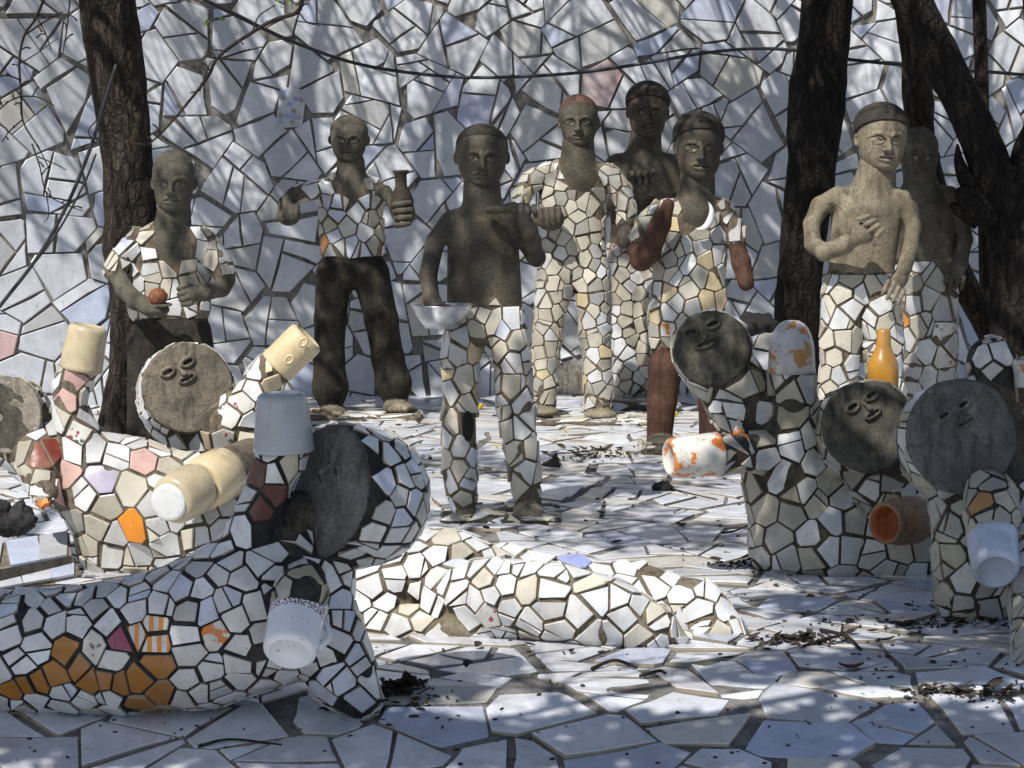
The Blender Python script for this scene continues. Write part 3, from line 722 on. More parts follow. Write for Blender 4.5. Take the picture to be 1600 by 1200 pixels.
# tiled floor: far part flat, near part a sloping apron
def fl_r(x, y): return .25 if y > 6.3 else .185
seeds = poisson2d(-3.1, 3.1, 4.7, 12.9, fl_r, 11, 9000)
cel = cells2d(seeds, .25, 11, .015, .22, .52)
def fl_mat(c, r):
    return pick(r, [('f_white', 5), ('f_grey', 2.2), ('f_warm', 1.2), ('f_blue', 2.6 if c[1] < 6.25 else .4)])
lay(fl, cel, lambda x, y, z: (x, y, floor_z(y) + z), .006, fl_mat, 12, tl=.026)

# ------------------------------------------------------------------ the mosaic wall
def wall_y(x, z):
    y = 12.32 - .15 * max(0, -x - .2) ** 2 - .05 * max(0, x - .9) ** 2 + .10 * z
    return y + .035 * math.sin(1.9 * x + .6) * math.cos(1.5 * z + .4) + .02 * math.sin(4.1 * x + 2 * z)
wr = thing('mosaic_wall', 'tall curved wall covered in broken white and bluish tiles behind the standing figures', 'wall', (0, 12.3, 0))
xs = np.linspace(-3.4, 3.4, 69); zs = np.linspace(-.15, 2.75, 30)
V = [(x, wall_y(x, z), z) for z in zs for x in xs]; n = len(xs)
F = [(r * n + c, r * n + c + 1, (r + 1) * n + c + 1, (r + 1) * n + c) for r in range(len(zs) - 1) for c in range(n - 1)]
b = len(V)
V += [(x, wall_y(x, 2.75) + .35, 2.75) for x in xs] + [(x, wall_y(x, -.15) + .65, -.15) for x in xs]
for c in range(n - 1):
    F.append(((len(zs) - 1) * n + c, (len(zs) - 1) * n + c + 1, b + c + 1, b + c)); F.append((b + c, b + c + 1, b + n + c + 1, b + n + c))
mesh_np('wall_core', np.array(V), F, MT['grout_wall'], wr, True)
def wcoord(px, py):
    Y = 12.0
    for _ in range(8):
        p = pt(px, py, Y); Y = wall_y(p.x, p.z)
    p = pt(px, py, Y); return (p.x, p.z)
blue_sq = wcoord(455, 170)
def w_r(x, z): return .20 if x < -1.2 else .215
wseeds = poisson2d(-3.3, 3.3, .03, 2.7, w_r, 21, 9000, [blue_sq] + [(blue_sq[0] + .125 * math.cos(q), blue_sq[1] + .165 * math.sin(q)) for q in (.35, 1.25, 2.0, 2.9, 3.8, 4.7, 5.5)])
wc = [c for c in cells2d(wseeds, .21, 21, .0095, .28, .50) if c[0] != 0]
patch = [wcoord(862, 560), wcoord(925, 655)]
lavs = [(wcoord(703, 172), 'w_lav'), (wcoord(695, 215), 'w_lav'), (wcoord(748, 185), 'w_lav'), (wcoord(932, 150), 'w_pink'), (wcoord(1035, 20), 'w_cream'), (wcoord(160, 340), 'w_blue'), (wcoord(1540, 440), 'w_lav'), (wcoord(1475, 570), 'w_lav'), (wcoord(1000, 0), 'w_blue'), (wcoord(1458, 20), 'w_lav'), (wcoord(12, 530), 'w_pink')]
used = set()
def w_mat(c, r):
    for k, (q, m) in enumerate(lavs):
        if k not in used and math.dist((c[0], c[2]), q) < .085: used.add(k); return m
    left = 1.0 if c[0] < -.9 else .35
    return pick(r, [('w_white', 5), ('w_white2', 3.4), ('w_blue', 1.8 * left), ('w_grey', .8), ('w_cream', .5)])
wc = [(i, q) for i, q in wc if not (patch[0][0] < sum(p[0] for p in q) / len(q) < patch[1][0] and sum(p[1] for p in q) / len(q) < patch[0][1] - .06)]
def on_wall(x, z, h): return (x, wall_y(x, z) - h, z)
lay(wr, wc, on_wall, .013, w_mat, 22, tl=.035)
# rough plaster patch near the foot of the wall
pv = []; rn = random.Random(3)
px_ = np.linspace(patch[0][0] - .02, patch[1][0] + .02, 9); pz_ = np.linspace(-.02, patch[0][1] - .03, 9)
pv = [on_wall(x, z, .012 + .008 * rn.random()) for z in pz_ for x in px_]
mesh_np('plaster_patch', np.array(pv), [(r * 9 + c, r * 9 + c + 1, (r + 1) * 9 + c + 1, (r + 1) * 9 + c) for r in range(8) for c in range(8)], MT['wall_plaster'], wr, True)
# the one tile printed with small blue and grey squares
bx, bz = blue_sq; ca, sa = math.cos(-.12), math.sin(-.12)
def bt(u, v, h): return on_wall(bx + u * ca - v * sa, bz + u * sa + v * ca, h)
hw, hv = .058, .092
q = [bt(-hw, -hv, .004), bt(hw, -hv * .8, .004), bt(hw, hv * .55, .004), bt(hw * .55, hv, .004), bt(-hw, hv, .004)]
q2 = [bt(-hw, -hv, .014), bt(hw, -hv * .8, .014), bt(hw, hv * .55, .014), bt(hw * .55, hv, .014), bt(-hw, hv, .014)]
ct = mesh_np('tile', np.array(q + q2), [(i, (i + 1) % 5, 5 + (i + 1) % 5, 5 + i) for i in range(5)] + [(5, 6, 7, 8, 9)], MT['w_white'], wr, False); ct['label'] = 'white tile with small blue and grey squares'
for (gx, gy, m) in ((0, 0, 'w_lav'), (0, 1, 'w_grey2'), (2, 1, 'w_lav'), (3, 1, 'w_grey2'), (1.2, 2, 'g_blue'), (2, 3, 'w_grey2'), (0, 4, 'w_grey2'), (1, 4, 'w_lav'), (2, 4, 'w_lav'), (3, 4, 'w_grey2'), (0, 5, 'g_blue'), (2, 5, 'w_grey2')):
    u0 = -hw + .008 + gx * .0265; v0 = hv - .03 - gy * .0265; s = .0205
    c4 = [bt(u0, v0, .0155), bt(u0 + s, v0, .0155), bt(u0 + s, v0 + s, .0155), bt(u0, v0 + s, .0155)]; d4 = [bt(u0, v0, .013), bt(u0 + s, v0, .013), bt(u0 + s, v0 + s, .013), bt(u0, v0 + s, .013)]
    o = mesh_np('square', np.array(d4 + c4), [(i, (i + 1) % 4, 4 + (i + 1) % 4, 4 + i) for i in range(4)] + [(4, 5, 6, 7)], MT['g_blue'] if m != 'w_grey2' else MT['g_stone'], ct, False)

# ------------------------------------------------------------------ trees
def trunk_mesh(name, pts, Y, parent, mat, seed, seg=26, n=60, jit=.12):
    seg = int(seg * 1.5); n *= 3; P, R = pxpath(pts, Y, n); V, F = tube_geo(P, R, seg, jit, seed)
    return mesh_np(name, np.array(V), F, MT[mat], parent, True), P, R
def grow(base, direc, r, length, level, rn, out, leaves, bend=.25):
    n = 7; pts = [Vector(base)]; d = Vector(direc).normalized(); rad = [r]
    for i in range(n):
        d = (d + Vector((rn.gauss(0, bend), rn.gauss(0, bend), rn.gauss(.06, bend * .8))) * .45).normalized()
        pts.append(pts[-1] + d * (length / n)); rad.append(max(.0018, r * (1 - .62 * (i + 1) / n)))
    out.append((pts, rad))
    if level <= 0:
        leaves.append((pts[-1], d)); leaves.append((pts[-3], d)); return
    for k in range(4 if level > 1 else 5):
        i = rn.randint(2, n); b = pts[i]; az = rn.uniform(0, 2 * math.pi)
        dd = (d * rn.uniform(.5, .9) + Vector((math.cos(az), math.sin(az), rn.uniform(-.25, .7))) * .9).normalized()
        grow(b, dd, rad[i] * rn.uniform(.5, .75), length * rn.uniform(.55, .8), level - 1, rn, out, leaves, bend)
def boughs(parent, out, mat, name='bough'):
    V, F = [], []
    for pts, rad in out:
        v, f = tube_geo(pts, rad, 6 if rad[0] > .012 else 4, 0, 0, False); b = len(V); V += v; F += [tuple(i + b for i in q) for q in f]
    o = mesh_np(name, np.array(V), F, MT[mat], parent, True); o['kind'] = 'stuff'; return o
def leaf_mass(name, parent, blobs, mat, seed, lsz=.05):
    """blobs: (centre, radius vector, count): separate pointed leaves spread through the clump"""
    nr = np.random.default_rng(seed); Vs, Fs = [], []; b = 0
    for c, rad, cnt in blobs:
        p = nr.normal(size=(cnt, 3)); p *= (nr.random(cnt) ** (1 / 2.2) / np.linalg.norm(p, axis=1))[:, None]; p = p * np.array(rad) + np.array(c)
        a = nr.normal(size=(cnt, 3)); a /= np.linalg.norm(a, axis=1)[:, None]; e = nr.normal(size=(cnt, 3)); e -= (e * a).sum(1)[:, None] * a; e /= np.linalg.norm(e, axis=1)[:, None]
        L = lsz * nr.uniform(.7, 1.4, cnt)[:, None]; nn = np.cross(a, e)
        Vs.append(np.stack([p - a * L, p + e * L * .42 + nn * L * .1, p + a * L, p - e * L * .42 + nn * L * .1], 1).reshape(-1, 3)); m = np.arange(cnt) * 4 + b
        Fs.append(np.stack([m, m + 1, m + 2, m + 3], 1)); b += cnt * 4
    o = mesh_np(name, np.concatenate(Vs), np.concatenate(Fs), MT[mat], parent, False); o['kind'] = 'stuff'; return o
rn = random.Random(77)
# left tree, in front of the wall
tl = thing('tree', 'dark brown leaning tree trunk rising behind the figure holding an orange ball', 'tree', tuple(gnd(205, 690)), 'trees growing in front of the wall')
_, P, R = trunk_mesh('trunk', [(195, 702, 56), (202, 655, 45), (212, 560, 42), (214, 470, 43), (206, 385, 45), (206, 340, 42), (200, 270, 40), (188, 150, 42), (172, 30, 42), (160, -80, 40), (148, -200, 38), (140, -330, 36)], 10.8, tl, 'bark_brown', 5)
top = Vector(P[-1]); out, lv = [], []
for az, el, r, L in ((.3, .8, .07, 1.5), (.1, 1.3, .06, 1.6), (2.8, 1.2, .06, 1.4), (1.9, .9, .06, 1.4), (3.6, .7, .06, 1.5), (4.9, .8, .07, 1.5), (5.6, .35, .05, 1.3), (.9, .4, .05, 1.2)):
    grow(top - Vector((0, 0, rn.uniform(0, .35))), (math.cos(az), math.sin(az), el), r, L, 3, rn, out, lv)
boughs(tl, out, 'bark_brown')
# right trunk
tr = thing('tree', 'straight near-black tree trunk between the rust armed figure and the buff bare chested pair', 'tree', tuple(gnd(1248, 690)), 'trees growing in front of the wall')
_, P, R = trunk_mesh('trunk', [(1246, 690, 46), (1246, 600, 38), (1247, 480, 35), (1252, 400, 35), (1262, 300, 38), (1275, 160, 42), (1286, 80, 40), (1294, 0, 40), (1302, -100, 38), (1306, -220, 36), (1300, -340, 33)], 10.9, tr, 'bark_dark', 9)
top = Vector(P[-1]); out2, lv2 = [], []
for az, el, r, L in ((2.6, .8, .07, 1.5), (3.0, 1.3, .06, 1.6), (3.3, .7, .06, 1.7), (1.2, .9, .05, 1.3), (4.2, .8, .07, 1.6), (5.4, .6, .05, 1.3), (3.5, .35, .05, 1.4)):
    grow(top - Vector((0, 0, rn.uniform(0, .35))), (math.cos(az), math.sin(az), el), r, L, 3, rn, out2, lv2)
boughs(tr, out2, 'bark_dark')
# many-stemmed tree at the right edge
t3 = thing('tree', 'forked black tree with a slanting limb and a broken stub at the right edge', 'tree', tuple(gnd(1575, 715)), 'trees growing in front of the wall')
YR = 10.6
tb, P, R = trunk_mesh('trunk', [(1590, 715, 60), (1590, 640, 48), (1592, 540, 46), (1594, 460, 45), (1592, 390, 46), (1592, 330, 42), (1600, 275, 28), (1612, 225, 24), (1650, 160, 22), (1680, 60, 20), (1690, -120, 18)], YR, t3, 'bark_dark', 13, 26, 60)
trunk_mesh('limb', [(1592, 390, 34), (1570, 320, 36), (1540, 240, 32), (1505, 160, 31), (1468, 85, 31), (1430, 10, 30), (1395, -65, 30), (1350, -170, 28), (1310, -300, 25)], YR, t3, 'bark_dark', 15, 22, 46)
trunk_mesh('limb', [(1575, 560, 30), (1543, 505, 23), (1508, 445, 21), (1480, 380, 21), (1458, 290, 20), (1440, 210, 20), (1433, 150, 24), (1426, 90, 18), (1420, 30, 19), (1408, -60, 18), (1390, -200, 16)], YR + .35, t3, 'bark_brown', 17, 18, 46)
trunk_mesh('stem', [(1545, 620, 11), (1540, 400, 11), (1535, 200, 11), (1533, 100, 11), (1530, 0, 11), (1528, -150, 10)], YR + .7, t3, 'bark_brown', 19, 12, 30, .05)
trunk_mesh('stub', [(1552, 345, 22), (1528, 325, 20), (1508, 305, 16), (1502, 292, 12)], YR - .05, t3, 'bark_dark', 23, 14, 12, .2)
trunk_mesh('stub', [(1535, 330, 18), (1512, 285, 14), (1500, 255, 9), (1496, 225, 2)], YR - .02, t3, 'bark_dark', 24, 10, 12, .25)
trunk_mesh('stub', [(1530, 345, 16), (1505, 330, 13), (1490, 322, 8), (1484, 318, 2)], YR - .03, t3, 'bark_dark', 25, 10, 10, .25)
trunk_mesh('limb', [(1580, 300, 26), (1610, 225, 17), (1620, 120, 14), (1612, 20, 13), (1605, -90, 12)], YR + .1, t3, 'bark_dark', 26, 12, 30)
out3, lv3 = [], []
for (px, py, az, el, r, L) in ((1310, -300, 2.8, .7, .05, 1.6), (1310, -300, 4.4, .8, .05, 1.5), (1390, -200, 3.4, .9, .04, 1.2), (1690, -120, 4.6, .8, .05, 1.5), (1310, -300, 3.7, .3, .05, 1.5)):
    grow(pt(px, py, YR), (math.cos(az), math.sin(az), el), r, L, 3, rn, out3, lv3)
boughs(t3, out3, 'bark_dark')
def reach(root, start, targets, seed, mat, r=.03):
    r0 = random.Random(seed); c = Vector(start); o = []
    for tg in targets:
        m_ = c.lerp(tg, .5) + Vector((r0.gauss(0, .15), r0.gauss(0, .15), .2)); q = spline([(*c, r), (*m_, r * .7), (*tg, .008)], 14); o.append(([x[:3] for x in q], [x[3] for x in q]))
        for k in range(7):
            i = r0.randint(5, 14); az = r0.uniform(0, 6.28); grow(q[i][:3], (math.cos(az), math.sin(az), r0.uniform(-.3, .6)), .011, .55, 1, r0, o, [], .3)
    boughs(root, o, mat)
wt = lambda L, t: [pt(x, y, 12.2) + LS * t for x, y in L]
reach(tl, pt(140, -330, 10.8), wt([(60, 60), (60, 330), (120, 520), (330, 90), (420, 260), (390, 420), (560, 120), (650, 300), (300, 560), (480, 560)], 2.6), 5, 'bark_brown')
reach(tr, pt(1300, -340, 10.9), wt([(760, 60), (840, 200), (1000, 60), (1120, 140), (1180, 330), (700, 480), (900, 440), (1150, 480), (620, 40)], 2.8), 6, 'bark_dark')
reach(t3, pt(1310, -300, YR), wt([(1360, 80), (1440, 220), (1350, 300), (1560, 120), (1520, 420), (1450, 540), (1330, 480)], 2.5), 7, 'bark_dark')
# bare twigs hanging into the top-left corner
tw = []
TY = 9.6
for path in ([(470, -20, 4), (466, 18, 3.5), (420, 35, 3.2), (345, 85, 3), (325, 120, 2.6), (290, 165, 2.2), (255, 205, 1.8), (232, 226, 1.2)], [(72, -10, 2.6), (55, 30, 2.3), (38, 55, 2.2), (30, 95, 2), (33, 145, 1.9), (36, 190, 1.6), (60, 230, 1.2), (75, 260, .8)],
             [(38, 55, 1.8), (68, 35, 1.5), (98, 18, 1)], [(56, 25, 1.5), (70, 50, 1.3), (80, 78, .9)], [(110, -10, 1.5), (105, 40, 1.3), (98, 85, .8)], [(33, 150, 1.5), (60, 152, 1.3), (85, 165, .9)], [(33, 125, 1.6), (12, 118, 1.3), (0, 120, 1)], [(34, 150, 1.6), (15, 158, 1.3), (-5, 175, 1)],
             [(36, 186, 1.4), (15, 205, 1.2), (3, 222, .8)], [(50, 225, 1.5), (62, 260, 1.3), (72, 300, 1.2), (98, 318, 1), (130, 330, .7)], [(60, 245, 1.2), (90, 258, 1), (104, 266, .7)], [(72, 300, 1.2), (76, 335, .9), (68, 348, .6)],
             [(355, 80, 1.6), (330, 78, 1.1), (318, 84, .7)], [(312, 142, 1.4), (328, 100, 1), (334, 96, .6)], [(310, 142, 1.3), (298, 145, 1)], [(282, 170, 1.2), (276, 164, .8)], [(395, 48, 1.5), (405, 25, 1.2), (430, 8, .9)], [(466, 18, 1.5), (480, 35, 1.1), (500, 40, .7)],
             [(154, 185, 1.3), (138, 205, 1), (150, 225, .8)], [(30, 100, 1.2), (55, 85, 1), (90, 60, .7)], [(150, 218, 1.3), (190, 222, 1), (228, 226, .9)]):
    P_, R_ = pxpath([(*q, (math.sin(q[0] * .05) * .08)) for q in path], TY, max(6, len(path) * 3)); tw.append((P_, R_))
rk = random.Random(8)
for P_, R_ in list(tw)[:10]:
    for i in range(3, len(P_) - 1, 2):
        if rk.random() < .75:
            e = Vector(P_[i]) + Vector((rk.uniform(-.035, .035), rk.uniform(-.03, .03), rk.uniform(-.02, .035))); m_ = (Vector(P_[i]) + e) / 2 + Vector((0, 0, .006)); tw.append(([P_[i], m_, e], [.003, .0026, .0035]))
V, F = [], []
for P_, R_ in tw:
    v, f = tube_geo(P_, R_, 5, 0, 0, True); b = len(V); V += v; F += [tuple(i + b for i in q) for q in f]
twig = mesh_np('twig', np.array(V), F, MT['twig_dark'], tl, True)
leaf_mass('leaf_bud', tl, [(tuple(pt(322, 34, TY)), (.014, .02, .012), 6), (tuple(pt(66, 165, TY)), (.012, .02, .01), 6), (tuple(pt(440, 5, TY)), (.04, .04, .015), 7), (tuple(pt(10, -3, TY)), (.03, .03, .012), 3), (tuple(pt(345, 30, TY)), (.015, .02, .01), 4)], 'leaf_green', 4, .010)
# overhead shade trees that stand outside the picture: boughs, and leaf clumps placed along the sun line to shade chosen spots
def clump(px, py, Y, t, rad, cnt): return (tuple(pt(px, py, Y) + LS * t), rad, cnt)
sl = thing('shade_tree', 'leafy shade tree standing left of the courtyard outside the picture', 'tree', (-3.3, 4.4, -.2), 'leafy trees around the courtyard')
def simple_tree(root, foot, crown, targets, seed, mat):
    r0 = random.Random(seed); f = Vector(foot); c = Vector(crown)
    P = [f, f.lerp(c, .3) + Vector((.08, -.05, 0)), f.lerp(c, .65) + Vector((-.06, .05, 0)), c]; s = spline([(*p, r) for p, r in zip(P, (.17, .14, .12, .09))], 24)
    v, F_ = tube_geo([x[:3] for x in s], [x[3] for x in s], 16, .08, seed); mesh_np('trunk', np.array(v), F_, MT[mat], root, True)
    o = []
    for tg in targets:
        tg = Vector(tg); m_ = c.lerp(tg, .5) + Vector((r0.gauss(0, .1), r0.gauss(0, .1), .18)); q = spline([(*c, .06), (*m_, .035), (*tg, .012)], 12); o.append(([x[:3] for x in q], [x[3] for x in q]))
        for k in range(5):
            i = r0.randint(5, 12); az = r0.uniform(0, 6.28); grow(q[i][:3], (math.cos(az), math.sin(az), r0.uniform(-.2, .5)), .012, .5, 1, r0, o, [])
    boughs(root, o, mat)
SHL = [clump(200, 990, 6.15, 3.6, (.42, .22, .2), 620), clump(520, 790, 6.1, 3.4, (.24, .2, .18), 480), clump(480, 1010, 6.15, 3.3, (.24, .2, .18), 430), clump(-60, 960, 6.2, 3.6, (.3, .25, .2), 320), clump(320, 900, 6.2, 3.7, (.3, .2, .16), 300),
       clump(420, 1160, 6.0, 3.3, (.55, .18, .12), 760), clump(80, 1160, 6.0, 3.3, (.4, .18, .12), 420), clump(150, 600, 10.6, 3.6, (.3, .25, .3), 60)]
simple_tree(sl, (-3.3, 4.4, -.2), (-2.7, 4.3, 2.7), [b_[0] for b_ in SHL], 5, 'bark_brown')
leaf_mass('leaves', sl, SHL, 'leaf_shade', 31, .045)
sr = thing('shade_tree', 'leafy shade tree standing right of the courtyard outside the picture', 'tree', (3.0, 6.0, -.2), 'leafy trees around the courtyard')
SHR = [clump(1500, 720, 7.15, 3.4, (.36, .24, .3), 900), clump(1350, 690, 7.4, 3.5, (.24, .22, .22), 520), clump(1560, 900, 7.0, 3.3, (.34, .24, .3), 620), clump(1560, 1060, 6.6, 3.2, (.42, .25, .2), 800), clump(1140, 560, 7.85, 3.6, (.12, .12, .14), 40), clump(1230, 660, 7.8, 3.7, (.22, .2, .2), 260), clump(1300, 840, 7.7, 3.7, (.3, .2, .16), 330),
       clump(1440, 960, 7.3, 3.3, (.4, .22, .16), 360), clump(1570, 560, 8.0, 3.4, (.25, .2, .25), 300), clump(1560, 300, 10.6, 3.0, (.35, .25, .4), 420), clump(1470, 330, 10.8, 3.0, (.2, .2, .3), 260), clump(1280, 200, 10.9, 3.0, (.2, .2, .5), 260), clump(950, 1150, 6.02, 3.2, (.55, .14, .1), 430), clump(1350, 1140, 6.05, 3.2, (.5, .18, .12), 450), clump(650, 1160, 6.0, 3.2, (.3, .14, .1), 330)]
simple_tree(sr, (3.0, 6.0, -.2), (2.1, 5.6, 2.9), [b_[0] for b_ in SHR], 6, 'bark_dark')
SHR += [clump(725, 300, 8.8, 4.0, (.05, .12, .22), 50), clump(720, 420, 8.8, 4.2, (.12, .12, .2), 80), clump(830, 380, 8.8, 4.1, (.1, .1, .2), 60), clump(560, 350, 11.5, 3.6, (.2, .2, .2), 70), clump(560, 500, 11.5, 3.6, (.2, .2, .3), 60), clump(330, 420, 10.6, 3.6, (.16, .2, .22), 60), clump(1110, 250, 10.45, 3.4, (.12, .2, .22), 60), clump(1060, 460, 10.45, 3.5, (.14, .2, .15), 60), clump(1030, 220, 11.9, 3.0, (.1, .2, .2), 25),  # leaf clumps without boughs, added to shade figures, floor and wall
        clump(820, 780, 8.8, 4.2, (.5, .3, .2), 400), clump(1050, 800, 8.4, 4.2, (.5, .3, .2), 460), clump(700, 680, 10, 4.2, (.5, .4, .2), 300), clump(960, 720, 9.8, 4.2, (.6, .4, .2), 320), clump(1400, 940, 7.3, 3.6, (.5, .25, .2), 480), clump(1300, 1040, 6.5, 3.4, (.5, .2, .15), 470), clump(850, 1192, 5.92, 3.2, (.5, .14, .1), 360), clump(1300, 1192, 5.92, 3.2, (.5, .14, .1), 400), clump(1580, 1150, 6.0, 3.2, (.3, .16, .1), 300)]
SHR += [clump(x, y, 12.2, t_, (.22, .2, .22), int(c_ * .55)) for x, y, t_, c_ in ((100, 120, 4.2, 90), (60, 420, 4.2, 110), (340, 60, 4.3, 60), (420, 380, 4.1, 70), (660, 120, 4.2, 100), (640, 420, 4.2, 60), (830, 90, 4.3, 90), (1010, 60, 4.1, 60), (1200, 240, 4.2, 70), (1380, 120, 4.0, 110), (1540, 200, 4.0, 180), (230, 520, 4.2, 120), (480, 600, 4.1, 70))]
leaf_mass('leaves', sr, SHR, 'leaf_shade', 32, .045)
# ------------------------------------------------------------------ heads of the standing figures
class Loc(Sdf):
    """same modelling in a local frame: x right, y to the back, z up, unit = H metres"""
    def __init__(self, H, k=.04, vox=.0035):
        self.s = H; self.k = k * H; self.vox = vox; self.pr = []; self.zmin = -9; self.H = H
    def P(self, p): return np.array(p[:3], float) * self.H
def head(root, px, ptop, pchin, wpx, Y, mat, yaw=0.0, roll=0.0, hair='thin', eyes=False, neck=.30, jaw=.27, nose=1.0, necklen=.95, open_eye=False, hairmat='hair_paint', earw=1.0):
    H = (pchin - ptop) / ppm(Y); c = pt(px, (ptop + pchin) / 2, Y); w = wpx / (pchin - ptop) / 2 * .90
    h = Loc(H, .05, max(.0032, H / 92))
    E = [((0, .03, .12), (w, .40, .385)), ((0, .0, -.12), (w * .90, .355, .36)), ((0, -.04, -.30), (jaw * .80, .28, .215))]
    for q, r in E: h.ell(q, r, k=.08)
    def fr(x, z):
        y = 0
        for q, r in E:
            v = 1 - ((x - q[0]) / r[0]) ** 2 - ((z - q[2]) / r[2]) ** 2
            if v > 0: y = min(y, q[1] - r[1] * math.sqrt(v))
        return y
    F = lambda x, z, o=0: (x, fr(x, z) - o, z)
    h.cone((0, .12, -.30), (0, .14, -necklen), neck * .84, neck * .9, k=.05)
    for s in (-1, 1):
        h.ell(F(s * .140, -.025, .012), (.115, .06, .060), k=.03, sub=True)
        ch = [F(s * x, z, o) for x, z, o in ((.040, .020, .020), (.10, .070, .026), (.18, .068, .020), (.265, .015, .004))]
        for a, b in zip(ch[:-1], ch[1:]): h.cone(a, b, .024, .019, k=.022)
        h.ell(F(s * .146, -.030, -.030), (.095, .052, .042), k=.006)
        up = [F(s * x, z - .038, o) for x, z, o in ((.048, .002, .0), (.095, .044, .010), (.15, .054, .010), (.205, .038, .0), (.245, .002, -.014))]
        dn = [F(s * x, z - .038, o) for x, z, o in ((.048, .002, .0), (.095, -.030, .007), (.15, -.038, .007), (.205, -.026, .0), (.245, .002, -.014))]
        for q in (up, dn):
            for a, b in zip(q[:-1], q[1:]): h.cone(a, b, .0165, k=.004)
        h.ell((s * w * .97, .06, -.03), (.045 * earw, .055, .105), k=.02); h.ell((s * (w * 1.03), .03, -.035), (.03, .03, .065), k=.01, sub=True)
        h.ell(F(s * .050, -.168, .03 * nose), (.034, .036, .026), k=.02)
    h.cone(F(0, .060, .004), F(0, -.155, .080 * nose), .030, .044, k=.022)
    h.cone(F(0, -.178, .03 * nose), F(0, -.08, .04 * nose), .03, .03, k=.02)
    for q, r in (([F(x, z - .024, .016) for x, z in ((-.145, -.250), (-.07, -.222), (0, -.232), (.07, -.222), (.145, -.250))], .018), ([F(x, z - .024, .014) for x, z in ((-.130, -.262), (-.07, -.296), (0, -.306), (.07, -.296), (.130, -.262))], .020)):
        for a, b in zip(q[:-1], q[1:]): h.cone(a, b, r, k=.008)
    h.cone(F(-.10, -.285, .020), F(.10, -.285, .020), .013, k=.004, sub=True)
    h.ell(F(0, -.405, -.03), (.10, .06, .055), k=.05)
    V, Q, tv = h.build(.03 * H); V = smooth_mesh(V, Q, 1, .4)
    M = Matrix.Rotation(roll, 3, 'Y') @ Matrix.Rotation(yaw, 3, 'Z'); Mn = np.array(M)
    Vw = V @ Mn.T + np.array(c)
    o = mesh_np('head', Vw, Q, MT[mat], root, True)
    hs = Loc(H, .03, H / 60); t = .028 if hair == 'cap' else .007
    for q, r in E[:2]: hs.ell(q, (r[0] + t, r[1] + t, r[2] + t), k=.06)
    if hair == 'cap':
        hs.ell((0, .05, .20), (w + .035, .40, .325), k=.04); hs.cut((0, -.30, .25), (0, -.52, -1)) ; hs.cone((0, -.30, .36), (0, .05, .56), .018, k=.02, sub=True)
    else: hs.cut((0, -.30, .33), (0, -.42, -1))
    if hair:
        V2, Q2, _ = hs.build(.04 * H); V2 = V2 @ Mn.T + np.array(c)
        mesh_np('hair', V2, Q2, MT[hairmat], o, True)
    if eyes:
        for s in (-1, 1):
            for nm, m_, cx_, rx, rz, off in (('eye', 'eye_paint', .147, .080, .032, .008),) + ((('pupil', 'pupil', .15, .028, .028, .014),) if open_eye else ()):
                vv, ff = [], []; n = 16
                for k_ in range(n):
                    a_ = 2 * math.pi * k_ / n; x = s * cx_ + rx * math.cos(a_); z = -.032 + rz * math.sin(a_); vv.append(np.array((x, fr(x, z) + .010 - off, z)) * H)
                vv.append(np.array((s * cx_, fr(s * cx_, -.032) - .004 - off, -.032)) * H)
                for k_ in range(n): ff.append((k_, (k_ + 1) % n, n))
                vw = np.array(vv) @ Mn.T + np.array(c); mesh_np(nm, vw, ff, MT[m_], o, True)
    return o

TAGM = {0: None}
def body_mesh(sd, root, mats, name='body', it=2):
    """mats: tag -> material name; returns geometry for the mosaic"""
    V, Q, tv = sd.build(); V = smooth_mesh(V, Q, it, .5)
    ft = tv[Q[:, 0]]
    keys = sorted(mats); mi = np.zeros(len(Q), np.int32)
    for i, k in enumerate(keys): mi[ft == k] = i
    mesh_np(name, V, Q, [MT[mats[k]] for k in keys], root, True, mi)
    return V, Q, ft
def centers(V, Q): return (V[Q[:, 0]] + V[Q[:, 2]]) / 2
def region(V, Q, ft, tags, test=None):
    m = np.isin(ft, tags)
    if test is not None:
        px, py = projn(centers(V, Q)); m &= test(px, py)
    return m
def recolor(sdV, Q, ft, test, newtag):
    px, py = projn(centers(sdV, Q)); f = ft.copy(); f[test(px, py)] = newtag; return f
def body(sd, root, mats, paint=(), name='body', it=2, discs=()):
    V, Q, tv = sd.build(); V = smooth_mesh(V, Q, it, .5); ft = tv[Q[:, 0]].astype(int)
    if discs:   # the flat front of a head carries the face plate, not tiles
        cc = centers(V, Q); fn = np.cross(V[Q[:, 2]] - V[Q[:, 0]], V[Q[:, 3]] - V[Q[:, 1]]); fn /= np.maximum(np.linalg.norm(fn, axis=1), 1e-12)[:, None]
        for c, n, R, back in discs:
            q = cc - np.array(c); h = q @ np.array(n); rad = np.sqrt(np.maximum((q * q).sum(1) - h * h, 0)); ft[(rad < R * 1.02) & (h > -back) & (h < back + .035) & (fn @ np.array(n) > .55)] = 9
    px, py = projn(centers(V, Q))
    for test, tg in paint: ft[test(px, py) & (ft >= 0)] = tg
    if discs: mats = {**mats, 9: 'grout_dark'}
    keys = sorted(mats); mi = np.zeros(len(Q), np.int32)
    for i, k in enumerate(keys): mi[ft == k] = i
    mesh_np(name, V, Q, [MT[mats[k]] for k in keys], root, True, mi)
    return V, Q, ft
